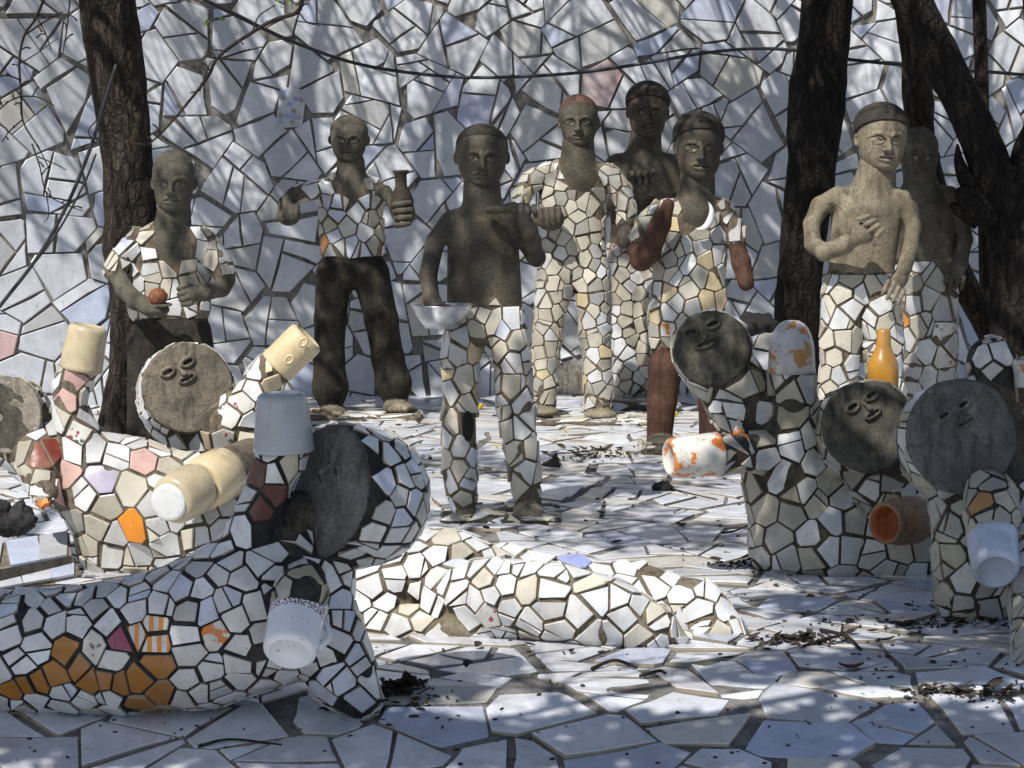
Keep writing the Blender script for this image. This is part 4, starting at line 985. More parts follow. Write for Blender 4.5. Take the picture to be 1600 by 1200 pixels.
def plinth(root, px0, px1, py0, py1, Y, pal, seed, grout='grout_warm', dep=.13, size=.07, top='g_white'):
    a, b_ = pt(px0, py0, Y), pt(px1, py0, Y); z1 = max(.015, pt(0, py0, Y).z); c = ((a.x + b_.x) / 2, Y + .02, z1 / 2)
    s = Sdf(Y, 3, .007); s.slab(Vector(c), ((b_.x - a.x) / 2, dep, max(.014, z1 / 2)), .012, 0)
    V, Q, tv = s.build(.03)
    mesh_np('plinth', V, Q, MT[grout], root, True)
    mosaic(root, V, Q, np.ones(len(Q), bool), size, pal, seed, .010, .005, .1, metric=(.7, .9, 1.4), limit=30, bare=.12)
FIG = 'standing cement and broken tile figures'
CRM = [('g_cream', 3), ('g_cream2', 2.5), ('g_stone', 2), ('g_grey', 1.6), ('g_white2', 1.5), ('g_yellow', .5)]
OLV = [('g_cream2', 3), ('g_stone', 3), ('g_grey', 1.5), ('g_dirty', 1.6), ('g_cream', 1.4)]
WHT = [('g_white', 1.6), ('g_white2', 3), ('g_grey', 2), ('g_cream', 2.2), ('g_dirty', .8), ('g_bluish', .5)]
def root_at(px, py, Y, name, label, cat='statue', group=FIG):
    p = pt(px, py, Y); return thing(name, label, cat, (p.x, Y, 0), group)
tri = lambda px, py, x0, x1, y0, xm, y1: (py > y0) & (py < y1) & (px > x0 + (xm - x0) * (py - y0) / (y1 - y0)) & (px < x1 + (xm - x1) * (py - y0) / (y1 - y0))

# --- bowl bearer, nearest of the standing figures
Y = 8.8; r = root_at(765, 812, Y, 'standing_figure', 'tall dark bare chested figure in white tile trousers with one hand in a bowl')
s = Sdf(Y, 5, .0046)
s.cone((730, 356), (729, 466), 31, 31, 0, .66).cone((778, 356), (785, 466), 31, 31, 0, .66).cone((754, 356), (757, 466), 38, 36, 0, .62).cone((712, 345), (796, 344), 19, 19, 0, .8).cone((753, 290), (754, 345), 29, 33, 0, .85, 8)
s.chain([(704, 348, .0, 18), (680, 378, -.01, 15), (669, 430, -.04, 14), (674, 468, -.09, 13), (688, 488, -.11, 13)], 0, .95, 4).ell((692, 487, -.12), (20, 14, 13), 0, 4)
s.fingers((682, 490, -.13), (702, 490, -.13), (684, 503, -.15), (708, 501, -.15), 4.5, 4, -.004, 0)
s.chain([(804, 346, .0, 18), (824, 378, -.03, 16), (838, 402, -.05, 15)], 0, .95, 4).chain([(838, 403, -.06, 14), (828, 364, -.11, 13), (814, 334, -.125, 12)], 0, .95, 4)
s.chain([(764, 328, -.085, 7), (798, 325, -.115, 8), (816, 327, -.125, 8)], 0, 1, 3).fingers((804, 319, -.13), (834, 322, -.12), (804, 338, -.145), (838, 341, -.13), 5, 4, -.01, 0)
s.cone((727, 500), (792, 500), 30, 31, 1, .7).cone((760, 486), (760, 500), 40, 40, 1, .62)
s.chain([(722, 530, 0, 29), (718, 640, 0, 25), (719, 740, 0, 26), (724, 792, 0, 19)], 1, .9, 6).chain([(796, 530, 0, 30), (806, 640, 0, 28), (818, 730, 0, 25), (826, 792, 0, 21)], 1, .9, 6)
s.ell((733, 806, -.05), (18, 24, 9), 2, 5).ell((826, 800, -.05), (25, 26, 13), 2, 5)
for tx in (808, 817, 826, 835, 843): s.ell((tx, 806, -.095), (5, 7, 6), 2, 2)
V, Q, ft = body(s, r, {0: 'cement_dark', 1: 'grout_warm', 2: 'cement_buff'})
hem = pt(760, 476, Y).z
mosaic(r, V, Q, ft == 1, .058, WHT + [('g_cream', 3), ('g_yellow', .8)], 31, .008, .006, .06, (1, 1, .85), zcuts=(hem,), skip=lambda x, y, p: 716 < x < 745 and 642 < y < 690 and p[1] < 8.8, loose=1.1, split=1.0,
       manual=((720, 525, 'g_grey'), (745, 515, 'g_cream'), (712, 550, 'g_grey'), (770, 505, 'g_cream'), (800, 500, 'g_white'), (745, 545, 'g_yellow')))
ho = Loc(1, 0, .004); ho.ell((0, 0, 0), (.020, .006, .050)); V2, Q2, _ = ho.build(.01); V2 = V2 + np.array(pt(731, 666, 8.8 - .049)); mesh_np('hole', V2, Q2, MT['hole_shade'], r, True)  # black plug, its colour stands for the shade inside the leg hole
head(r, 753, 194, 293, 92, Y, 'cement_dark', .03, 0, 'thin', True, neck=.33, jaw=.33, necklen=.85)
plinth(r, 690, 876, 812, 824, 8.8, [('g_white2', 2), ('g_cream', 2), ('g_dirty', 1)], 41, 'grout_dark', .15)

# --- vase holder
Y = 11.5; r = root_at(565, 655, Y, 'standing_figure', 'bald cement figure in tile waistcoat and flared black trousers holding up a vase')
s = Sdf(Y, 5, .0046)
s.cone((526, 308), (530, 385), 28, 29, 1, .66).cone((568, 308), (572, 385), 28, 29, 1, .66).cone((547, 300), (551, 385), 34, 34, 1, .6).cone((512, 294), (584, 292), 14, 14, 1, .8).cone((549, 255), (548, 300), 21, 26, 0, .85, 8)
s.chain([(506, 295, 0, 14), (484, 299, -.03, 14), (464, 304, -.06, 13)], 1, .95, 4).chain([(458, 304, -.065, 11), (446, 318, -.09, 11), (450, 330, -.10, 12)], 0, .95, 4).ell((451, 335, -.11), (19, 15, 18), 0, 4)
s.fingers((439, 327, -.13), (465, 322, -.13), (443, 346, -.14), (463, 342, -.14), 4.5, 4, -.008, 0)
s.chain([(588, 296, 0, 12), (602, 300, -.04, 10), (612, 312, -.08, 10), (622, 330, -.11, 12)], 0, .95, 4).ell((631, 333, -.11), (18, 16, 22), 0, 4)
s.fingers((616, 320, -.15), (620, 352, -.15), (643, 316, -.155), (643, 349, -.155), 5, 4, -.012, 0)
s.cone((528, 422), (574, 422), 30, 30, 2, .7)
s.chain([(522, 430, 0, 29), (516, 500, 0, 25), (514, 560, 0, 24), (516, 606, 0, 28), (518, 636, 0, 18)], 2, .9, 6).chain([(580, 430, 0, 29), (596, 500, 0, 26), (606, 560, 0, 25), (615, 600, 0, 28), (619, 628, 0, 18)], 2, .9, 6)
s.ell((520, 644, -.05), (24, 24, 8), 3, 4).ell((622, 636, -.05), (25, 24, 9), 3, 4)
for tx in (508, 516, 524, 532): s.ell((tx, 647, -.105), (4.5, 8, 5), 3, 2)
for tx in (610, 618, 626, 634): s.ell((tx, 639, -.105), (4.5, 8, 5), 3, 2)
V, Q, ft = body(s, r, {0: 'cement_grey', 1: 'grout_warm', 2: 'black_trousers', 3: 'cement_buff'}, [(lambda x, y: tri(x, y, 522, 578, 250, 551, 330), 0)])
mosaic(r, V, Q, ft == 1, .058, [('g_white2', 3), ('g_grey', 2), ('g_cream', 2), ('g_bluish', 1), ('g_stone', 1)], 32, .008, .006, .06, (1, 1, .9), zcuts=(pt(550, 406, Y).z,), loose=1.1, split=1.0, manual=((487, 297, 'g_white'), (512, 295, 'g_white'), (540, 355, 'g_grey'), (548, 385, 'g_bluish'), (527, 317, 'g_bluish'), (572, 312, 'g_bluish'), (586, 312, 'g_grey'), (504, 380, 'g_amber')))
head(r, 545, 180, 253, 66, Y, 'cement_grey', -.05, 0, 'thin', True, neck=.32, jaw=.34, nose=1.0, hairmat='cement_grey', earw=1.4, necklen=.9)
plinth(r, 482, 660, 645, 672, 11.45, [('g_white', 2), ('g_cream', 2), ('g_white2', 1)], 42, 'grout_warm', .14, .085)

# --- ball holder
Y = 10.6; r = root_at(268, 700, Y, 'standing_figure', 'figure in tile shirt and black trousers with an orange ball beside the left trunk')
s = Sdf(Y, 5, .0046)
s.cone((240, 385), (232, 478), 31, 32, 1, .66).cone((294, 385), (298, 478), 31, 32, 1, .66).cone((267, 380), (265, 478), 38, 36, 1, .6).cone((218, 370), (318, 370), 14, 14, 1, .8).cone((270, 325), (268, 380), 24, 32, 0, .85, 8)
s.chain([(214, 374, 0, 15), (192, 400, -.02, 17), (180, 424, -.03, 18)], 1, .95, 4).chain([(184, 430, -.04, 14), (194, 452, -.08, 14), (212, 470, -.13, 14), (234, 480, -.17, 14)], 0, .95, 4).ell((243, 484, -.18), (22, 20, 11), 0, 4)
s.fingers((238, 478, -.22), (256, 474, -.18), (262, 478, -.24), (270, 476, -.20), 4.5, 4, .0, 0)
s.chain([(322, 374, 0, 15), (340, 402, -.02, 17), (350, 428, -.03, 18)], 1, .95, 4).chain([(354, 438, -.04, 14), (346, 450, -.07, 14), (320, 457, -.12, 13), (304, 459, -.14, 12)], 0, .95, 4).ell((296, 459, -.145), (18, 15, 16), 0, 4)
s.fingers((292, 444, -.17), (298, 474, -.17), (277, 452, -.165), (283, 477, -.165), 5, 4, -.008, 0)
s.cone((238, 520), (298, 520), 33, 33, 2, .7)
s.chain([(228, 540, 0, 30), (226, 620, 0, 27), (224, 690, 0, 27)], 2, .85, 6).chain([(304, 540, 0, 30), (310, 620, 0, 27), (312, 690, 0, 27)], 2, .85, 6)
s.ell((224, 702, -.05), (25, 26, 9), 3, 4).ell((312, 702, -.05), (25, 26, 9), 3, 4)
V, Q, ft = body(s, r, {0: 'cement_grey', 1: 'grout_warm', 2: 'black_trousers', 3: 'cement_buff'}, [(lambda x, y: (x > 247) & (x < 288) & (y > 325) & (y < 407), 0)])
mosaic(r, V, Q, ft == 1, .062, [('g_cream', 3), ('g_white', 2), ('g_white2', 3), ('g_cream2', 1.5), ('g_grey', 1.5)], 33, .009, .006, .06, (1, 1, .82), zcuts=(pt(268, 510, Y).z,), loose=1.08, split=1.0, manual=((238, 390, 'g_white'), (295, 388, 'g_grey'), (316, 390, 'g_grey'), (190, 385, 'g_bluish'), (350, 395, 'g_grey'), (232, 366, 'g_cream')))
head(r, 271, 235, 333, 74, Y, 'cement_grey', .0, 0, 'thin', True, neck=.30, jaw=.31, open_eye=True, hairmat='cement_grey', necklen=.85)

# --- fully tiled figure
Y = 11.3; r = root_at(905, 655, Y, 'standing_figure', 'figure tiled in cream from shoulders to ankles with open hanging arms and reddish scalp')
s = Sdf(Y, 5, .0046)
s.cone((872, 300), (872, 405), 29, 29, 1, .66).cone((918, 300), (916, 405), 29, 29, 1, .66).cone((896, 290), (894, 405), 38, 36, 1, .6).cone((858, 268), (950, 270), 14, 14, 1, .8).cone((902, 225), (904, 280), 24, 32, 0, .85, 8)
s.chain([(852, 272, 0, 15), (830, 283, -.02, 15), (814, 306, -.04, 13), (814, 322, -.05, 12)], 1, .95, 4).chain([(816, 330, -.06, 11), (836, 342, -.10, 12), (852, 341, -.12, 12)], 0, .95, 4).ell((860, 342, -.13), (22, 17, 19), 0, 4)
s.fingers((845, 328, -.16), (873, 326, -.16), (848, 353, -.165), (875, 350, -.165), 5, 4, -.006, 0)
s.chain([(952, 274, 0, 15), (970, 296, 0, 15), (979, 326, -.02, 14), (978, 344, -.03, 14)], 1, .95, 4).chain([(978, 346, -.03, 11), (977, 366, -.05, 11), (976, 374, -.06, 12)], 0, .95, 4).ell((976, 374, -.06), (13, 12, 16), 0, 3)
s.cone((872, 422), (922, 422), 30, 30, 1, .7)
s.chain([(866, 440, 0, 28), (856, 520, 0, 22), (850, 600, 0, 20), (850, 636, 0, 17)], 1, .9, 6).chain([(926, 440, 0, 28), (930, 520, 0, 23), (934, 600, 0, 22), (935, 640, 0, 21)], 1, .9, 6)
s.ell((852, 643, -.05), (22, 24, 8), 2, 4).ell((938, 648, -.05), (26, 24, 9), 2, 4)
V, Q, ft = body(s, r, {0: 'cement_dark', 1: 'grout_warm', 2: 'cement_buff'}, [(lambda x, y: (x > 884) & (x < 925) & (y > 220) & (y < 284), 0)])
mosaic(r, V, Q, ft == 1, .054, CRM + [('g_stone', 1.5)], 34, .008, .006, .06, (1, 1, .9), bare=.02, loose=1.1, split=1.0)
head(r, 904, 148, 229, 68, Y, 'cement_grey', -.05, -.04, 'thin', True, neck=.33, jaw=.34, hairmat='scalp_red', necklen=.9)
plinth(r, 832, 1012, 651, 672, 11.3, [('g_white2', 2), ('g_cream', 2), ('g_grey', 1)], 43, 'grout_warm', .15, .075)

# --- figure at the back with a raised fist
Y = 11.95; r = root_at(992, 632, Y, 'standing_figure', 'rearmost bare chested figure with cap of hair and one fist raised to its chest')
s = Sdf(Y, 5, .005)
s.cone((985, 272), (980, 380), 29, 27, 0, .66).cone((1026, 272), (1024, 380), 29, 27, 0, .66).cone((1005, 262), (1002, 380), 36, 32, 0, .6).cone((966, 254), (1044, 254), 15, 15, 0, .8).cone((1006, 210), (1006, 262), 21, 30, 0, .85, 8)
s.chain([(960, 258, 0, 15), (950, 295, -.03, 13), (956, 318, -.06, 12), (985, 298, -.13, 11)], 0, .95, 4).ell((1004, 288, -.145), (17, 15, 20), 0, 4)
s.fingers((988, 270, -.17), (1021, 268, -.17), (990, 288, -.19), (1020, 286, -.19), 4.8, 4, -.01, 0)
s.chain([(1046, 258, 0, 15), (1058, 300, 0, 13), (1058, 350, -.02, 12)], 0, .95, 4)
s.cone((976, 392), (1018, 392), 26, 26, 1, .7).chain([(974, 400, 0, 26), (976, 500, 0, 25), (976, 606, 0, 24)], 1, .8, 6).chain([(1018, 400, 0, 26), (1018, 500, 0, 25), (1016, 606, 0, 24)], 1, .8, 6)
V, Q, ft = body(s, r, {0: 'cement_dark', 1: 'grout_warm'})
mosaic(r, V, Q, ft == 1, .056, [('g_cream', 3), ('g_white2', 3), ('g_white', 1), ('g_cream2', 1.6)], 35, .007, .007, .10, (1, 1, 1), zcuts=(pt(990, 378, Y).z,), loose=1.05, split=1.2, manual=((1010, 580, 'g_floral'), (960, 590, 'g_floral'), (962, 390, 'g_floral')))
head(r, 1012, 129, 217, 70, Y, 'cement_dark', -.04, .0, 'cap', True, neck=.29, jaw=.33, necklen=.9)
plinth(r, 940, 1060, 625, 655, 11.85, [('g_white', 2), ('g_white2', 2)], 44, 'grout_warm', .15, .085)

# --- figure with rust coloured arms and legs
Y = 10.45; r = root_at(1085, 700, Y, 'standing_figure', 'figure with rust red arms and legs, tile vest and white crescent below the neck')
s = Sdf(Y, 5, .0046)
s.cone((1060, 345), (1052, 450), 31, 34, 1, .66).cone((1106, 345), (1098, 450), 31, 32, 1, .66).cone((1084, 340), (1076, 450), 38, 36, 1, .6).cone((1032, 326), (1130, 325), 14, 14, 1, .8).cone((1088, 275), (1088, 335), 25, 32, 0, .85, 8)
s.chain([(1030, 330, 0, 15), (1010, 350, -.03, 16), (1001, 372, -.05, 16)], 1, .95, 4).chain([(998, 392, -.06, 16), (1002, 406, -.08, 17), (1014, 394, -.11, 18), (1032, 350, -.15, 16), (1044, 320, -.16, 10)], 2, .95, 5)
s.chain([(1132, 330, 0, 14), (1144, 352, -.01, 15), (1150, 376, -.02, 15)], 1, .95, 4).chain([(1150, 380, -.02, 13), (1158, 410, -.05, 15), (1166, 442, -.08, 13)], 2, .95, 4)
s.cone((1050, 470), (1102, 470), 33, 33, 1, .7).chain([(1042, 490, 0, 29), (1042, 532, 0, 25)], 1, .85, 5).chain([(1112, 490, 0, 29), (1114, 532, 0, 25)], 1, .85, 5)
s.chain([(1042, 536, 0, 20), (1040, 575, 0, 27), (1034, 630, 0, 23), (1030, 688, 0, 20)], 2, .9, 5).chain([(1114, 536, 0, 20), (1116, 575, 0, 27), (1114, 630, 0, 23), (1112, 688, 0, 20)], 2, .9, 5)
s.ell((1036, 690, -.06), (26, 28, 10), 3, 4).ell((1112, 690, -.06), (26, 28, 10), 3, 4)
V, Q, ft = body(s, r, {0: 'cement_dark', 1: 'grout_warm', 2: 'rust_arm', 3: 'cement_dark'}, [(lambda x, y: tri(x, y, 1062, 1112, 275, 1086, 358), 0)])
mosaic(r, V, Q, ft == 1, .060, CRM + [('g_white', 1.5)], 36, .007, .007, .06, (1, 1, .85), loose=1.1, split=1.0, manual=((1042, 515, 'g_orpatch'), (1045, 490, 'g_white'), (1108, 470, 'g_yellow'), (1125, 470, 'g_plaid'), (1070, 345, 'g_white'), (1136, 345, 'g_grey'), (1150, 362, 'g_grey')))
head(r, 1092, 177, 281, 82, Y, 'cement_dark', .04, .0, 'cap', True, neck=.30, jaw=.34, necklen=.85)
# crescent: a broken plate rim
c = pt(1096, 336, Y - .100); V2, F2 = [], []
n = 20; sc = 1 / ppm(Y)
for i in range(n + 1):
    a = math.radians(-118 + 175 * i / n); w_ = 9 * math.sin(math.pi * (i + .35) / (n + .7)) + 1.2
    for (rr, dz) in ((20 - w_, 0), (20 - w_ * .5, -.008), (20, -.004), (20, .008), (20 - w_, .008)): V2.append((c.x + rr * sc * math.cos(a), c.y + dz, c.z + rr * sc * math.sin(a) * 1.25))
for i in range(n):
    for j in range(5): F2.append((i * 5 + j, i * 5 + (j + 1) % 5, i * 5 + 5 + (j + 1) % 5, i * 5 + 5 + j))
F2 += [(0, 1, 2, 3, 4), tuple(n * 5 + q for q in (4, 3, 2, 1, 0))]
mesh_np('crescent', np.array(V2), F2, MT['g_white'], r, True)
plinth(r, 1000, 1130, 692, 730, 10.4, [('g_grey', 2), ('g_stone', 2), ('g_white2', 1)], 45, 'grout_dark', .16, .06)

# --- buff bare-chested figure
Y = 10.2; r = root_at(1345, 720, Y, 'standing_figure', 'buff bare chested figure with centre parted hair and one hand on its chest')
s = Sdf(Y, 6, .0042)
s.cone((1334, 338), (1328, 412), 36, 33, 0, .68).cone((1374, 336), (1366, 412), 36, 33, 0, .68).cone((1354, 330), (1346, 412), 46, 40, 0, .6).cone((1312, 313), (1404, 313), 20, 20, 0, .85).cone((1368, 262), (1360, 318), 27, 36, 0, .9, 9)
s.chain([(1308, 308, 0, 16), (1282, 322, -.02, 15), (1268, 350, -.04, 13), (1270, 382, -.06, 13), (1288, 394, -.10, 14), (1318, 384, -.15, 14), (1334, 372, -.17, 13)], 0, 1, 4).ell((1346, 364, -.175), (20, 15, 17), 0, 4, rot=Matrix.Rotation(math.radians(35), 3, 'Y'))
s.fingers((1344, 342, -.205), (1370, 368, -.205), (1360, 337, -.20), (1381, 358, -.19), 4.6, 4, -.006, 0, .3)
s.chain([(1402, 313, 0, 19), (1421, 328, -.01, 14), (1427, 355, -.04, 12), (1422, 390, -.07, 12), (1412, 422, -.10, 12)], 0, 1, 4).ell((1405, 436, -.10), (14, 12, 14), 0, 4)
s.fingers((1388, 440, -.118), (1412, 454, -.118), (1378, 462, -.128), (1402, 478, -.128), 4.0, 4, -.004, 0, .3)
s.cone((1322, 446), (1368, 446), 35, 35, 1, .7).chain([(1318, 460, 0, 32), (1314, 540, 0, 30), (1308, 620, 0, 28), (1308, 700, 0, 26)], 1, .85, 6).chain([(1374, 460, 0, 32), (1380, 540, 0, 30), (1384, 620, 0, 28), (1386, 700, 0, 26)], 1, .85, 6)
s.ell((1308, 712, -.05), (26, 28, 9), 2, 4).ell((1386, 712, -.05), (26, 28, 9), 2, 4)
V, Q, ft = body(s, r, {0: 'cement_buff', 1: 'grout_warm', 2: 'cement_buff'})
mosaic(r, V, Q, ft == 1, .066, [('g_white', 3), ('g_cream', 3), ('g_white2', 2.5), ('g_cream2', 1)], 37, .008, .008, .06, (1, 1, .95), zcuts=(pt(1340, 427, Y).z,), loose=1.1, split=.9, manual=((1318, 528, 'g_cream'), (1330, 480, 'g_white'), (1375, 482, 'g_white')))
head(r, 1378, 163, 268, 88, Y, 'cement_buff', .12, .02, 'cap', True, neck=.30, jaw=.34, nose=1.2, necklen=.85)

# --- grey figure behind it
Y = 10.75; r = root_at(1450, 690, Y, 'standing_figure', 'shaded grey figure standing behind the right shoulder of the buff figure')
s = Sdf(Y, 6, .005)
s.cone((1428, 325), (1430, 395), 30, 29, 0, .66).cone((1462, 325), (1462, 395), 30, 29, 0, .66).cone((1420, 306), (1482, 306), 16, 16, 0, .85).cone((1437, 270), (1440, 315), 24, 34, 0, .85, 8)
s.chain([(1484, 308, 0, 16), (1502, 335, 0, 13), (1508, 375, -.02, 12), (1500, 412, -.05, 12), (1494, 428, -.06, 12)], 0, 1, 4).fingers((1480, 430, -.08), (1506, 434, -.08), (1476, 446, -.09), (1502, 454, -.09), 4.5, 4, -.004, 0)
s.chain([(1416, 310, 0, 15), (1400, 350, 0, 13), (1402, 400, -.02, 12)], 0, 1, 4)
s.cone((1424, 424), (1466, 424), 30, 30, 1, .7).chain([(1424, 440, 0, 29), (1424, 540, 0, 28), (1424, 670, 0, 26)], 1, .85, 6).chain([(1466, 440, 0, 29), (1468, 540, 0, 28), (1472, 670, 0, 26)], 1, .85, 6)
s.ell((1424, 682, -.05), (25, 28, 9), 2, 4).ell((1474, 682, -.05), (25, 28, 9), 2, 4)
V, Q, ft = body(s, r, {0: 'cement_grey', 1: 'grout_warm', 2: 'cement_buff'})
mosaic(r, V, Q, ft == 1, .070, [('g_white2', 3), ('g_grey', 3), ('g_stone', 1.5), ('g_cream', 1)], 38, .010, .006, .05, (1, 1, .9), zcuts=(pt(1450, 405, Y).z,), split=.8, manual=((1448, 550, 'g_white'), (1403, 505, 'g_orange'), (1475, 520, 'g_floral'), (1475, 560, 'g_floral')))
head(r, 1436, 199, 288, 68, Y, 'cement_grey', .0, .0, 'thin', True, neck=.30, jaw=.33, open_eye=True, hairmat='cement_grey', earw=1.2)
# ------------------------------------------------------------------ round faced seated creatures with mug hands
CRE = 'round faced tile creatures with mugs for hands'
def planeHit(px, py, c, n):
    d = ray(px, py); t = (Vector(c) - CP).dot(n) / d.dot(n); return CP + d * t
def disc_face(root, cpx, R, Y, n, e1, e2, mo, mlen, mat, dy=0.0, thick=.10, esz=1.0, rim=0.0):
    """round cement face plate; eyes, nose and mouth are raised rings"""
    n = Vector(n).normalized(); c = pt(cpx[0], cpx[1], Y + dy); s_ = 1 / ppm(Y + dy); H = R * s_
    E1, E2, M_ = planeHit(*e1, c, n), planeHit(*e2, c, n), planeHit(*mo, c, n)
    ml = mlen * s_ / H
    ex = (E2 - E1); ex = (ex - n * ex.dot(n)).normalized(); yb = -n; ez = ex.cross(yb) * 1.0
    if ez.dot((E1 + E2) / 2 - M_) < 0: ez = -ez
    ex = yb.cross(ez)
    lo = lambda p: ((p - c).dot(ex) / H, 0, (p - c).dot(ez) / H)
    h = Loc(H, .05, max(.0032, H / 62)); th = thick
    h.pr.append(('d', np.array((0, th * .5, 0)) * H, np.array((0., 1., 0.)), .985 * H, th * .5 * H + .03 * H, 0, .045 * H, 0, False, 5 * 0))
    a, b, m = lo(E1), lo(E2), lo(M_)
    if a[0] > b[0]: a, b = b, a
    f = -.03
    D = math.dist((a[0], a[2]), (b[0], b[2]))
    for q in (a, b):
        r_, w = .037 * esz, .30 * D
        pts = []
        for k in range(15):
            an = 2 * math.pi * k / 14; pts.append((q[0] + w * math.cos(an) * 1.0, f - .02, q[2] + w * .58 * math.sin(an)))
        for p0, p1 in zip(pts[:-1], pts[1:]): h.cone(p0, p1, r_, r_, k=.012)
        h.cone((q[0] - w * .6, f - .02, q[2]), (q[0] + w * .6, f - .02, q[2]), w * .22, w * .22, k=.01, sub=True)
    mid = ((a[0] + b[0]) / 2, 0, (a[2] + b[2]) / 2); top = (mid[0], f, mid[2]); nt_ = (mid[0] + (m[0] - mid[0]) * .62, f - .10, mid[2] + (m[2] - mid[2]) * .62)
    h.cone(top, nt_, .03, .055, k=.04); h.cone(nt_, (nt_[0], f, nt_[2]), .055, .06, k=.03)
    w = ml / 2; pts = []
    for k in range(17):
        an = 2 * math.pi * k / 16; pts.append((m[0] + w * math.cos(an), f - .025, m[2] + w * .33 * math.sin(an)))
    for p0, p1 in zip(pts[:-1], pts[1:]): h.cone(p0, p1, .040 * esz, .040 * esz, k=.012)
    h.cone((m[0] - w * .78, f - .03, m[2]), (m[0] + w * .78, f - .03, m[2]), .032, .032, k=.01, sub=True)
    V, Q, tv = h.build(.05 * H); V = smooth_mesh(V, Q, 1, .4)
    an_ = np.arctan2(V[:, 2], V[:, 0]); rr_ = np.hypot(V[:, 0], V[:, 2]) / H
    wob = np.array([noise.noise(Vector((math.cos(q) * 1.6, math.sin(q) * 1.6, cpx[0]))) * .035 + noise.noise(Vector((math.cos(q) * 6, math.sin(q) * 6, cpx[0]))) * .014 for q in an_]) * np.clip(rr_ - .55, 0, 1) / .45
    V[:, 0] *= 1 + wob; V[:, 2] *= 1 + wob; V[:, 1] += np.array([noise.noise(Vector(q) * (3.2 / H)) for q in V]) * .022 * H
    rn = np.random.default_rng(int(cpx[0]) + 7)
    Mn = np.array([list(ex), list(yb), list(ez)]).T
    fo = mesh_np('face', V @ Mn.T + np.array(c), Q, MT[mat], root, True)
    for nm, q, wx, wz in (('eye_slit', a, .26 * D, .075 * D), ('eye_slit', b, .26 * D, .075 * D), ('mouth_slit', m, w * .82, w * .10)):   # black fans, the shade of the ring openings put in as colour
        P_ = [np.array((q[0] + wx * math.cos(k * .3927), f - .001 - (.012 if k % 2 else .012), q[2] + wz * math.sin(k * .3927))) * H for k in range(16)] + [np.array((q[0], f + .02, q[2])) * H]
        mesh_np(nm, np.array(P_) @ Mn.T + np.array(c), [(k, (k + 1) % 16, 16) for k in range(16)], MT['hole_shade'], fo, True)
    return c, n, H
def mug(root, a, b, ra, rb, Y, mat, name='mug', handle=None, hsz=.62, uv=False, stubs=(), inner=None, dome=False):
    A = pt(a[0], a[1], Y + (a[2] if len(a) > 2 else 0)); B = pt(b[0], b[1], Y + (b[2] if len(b) > 2 else 0)); s = 1 / ppm(Y); ra *= s; rb *= s
    L = (B - A).length; e = .006 / L
    if inner:   # open towards b: a jar whose mouth can be seen
        prof = [(0, ra * .9), (.03, ra), (.5, ra), (.62, ra * .97), (.74, rb * 1.0), (.80, rb * .98), (.86, rb * 1.08), (.97, rb * 1.08), (1.0, rb * 1.02), (1.0, rb * .9), (.9, rb * .82), (.55, rb * .78), (.5, rb * .5)]
    elif dome:
        prof = [(0, ra * .96), (.03, ra * 1.03), (.08, ra)] + [(.3 + .7 * math.sin(q * math.pi / 2 / 7), max(.002, ra * .985 * math.cos(q * math.pi / 2 / 7) ** .75)) for q in range(8)]
    else:
        prof = [(0, ra * .96), (e * .6, ra * 1.025), (e * 2, ra * 1.0), (.3, ra + (rb - ra) * .22), (.62, ra + (rb - ra) * .62), (1 - e * 2.2, rb), (1 - e * .8, rb * .97), (1 - e * .1, rb * .90), (1, rb * .86), (1 + e * .5, rb * .82), (1 + e * .5, rb * .76), (1 - e * .3, rb * .72)]
    o = lathe(name, A, B, prof, MT[mat], root, 40, uv)
    if inner:
        o.data.materials.append(MT[inner]); nn = 40
        mi = np.zeros(len(o.data.polygons), np.int32); mi[9 * nn:] = 1; o.data.polygons.foreach_set('material_index', mi)
    if handle is not None:
        ax = (B - A).normalized(); hd = Vector(handle); hd = (hd - ax * hd.dot(ax)).normalized(); P_ = []
        for k in range(13):
            t = k / 12; an = math.pi * t; P_.append(A + ax * L * (.22 + .56 * t) + hd * ((ra + rb) / 2 * .94 + math.sin(an) * ra * hsz))
        v, f = tube_geo(P_, [ra * .13] * 13, 10); mesh_np('handle', np.array(v), f, MT[mat], o, True)
    for (px, py) in stubs:
        c = pt(px, py, Y); q = (c - A); ax = (B - A).normalized(); t = q.dot(ax); base = A + ax * t; out = (c - base); out = (out - CF * 0).normalized()
        rr = ra + (rb - ra) * t / L; d2 = max(0, rr * rr - (c - base).length_squared); cc = base + (c - base) - CF * (math.sqrt(d2) + .001)
        nn = (cc - base).normalized(); u = nn.orthogonal().normalized(); v_ = nn.cross(u); P_ = [cc + (u * math.cos(k / 12 * 6.2832) * .014 + v_ * math.sin(k / 12 * 6.2832) * .010) + nn * .002 for k in range(13)]
        v, f = tube_geo(P_, [.0045] * 13, 8, 0, 0, False); mesh_np('handle_stub', np.array(v), f, MT[mat], o, True)
    return o
def rockpatch(root, px, py, Y, rx, ry, mat, bvh, seed, name='bare_patch'):
    pass
WH2 = [('g_white', 4), ('g_white2', 3), ('g_grey', 1.2), ('g_cream', 1.6), ('g_bluish', .5)]
DRT = [('g_white2', 2), ('g_grey', 2.5), ('g_stone', 2.5), ('g_dirty', 2.4), ('g_cream2', 1.8), ('g_olive', .5)]

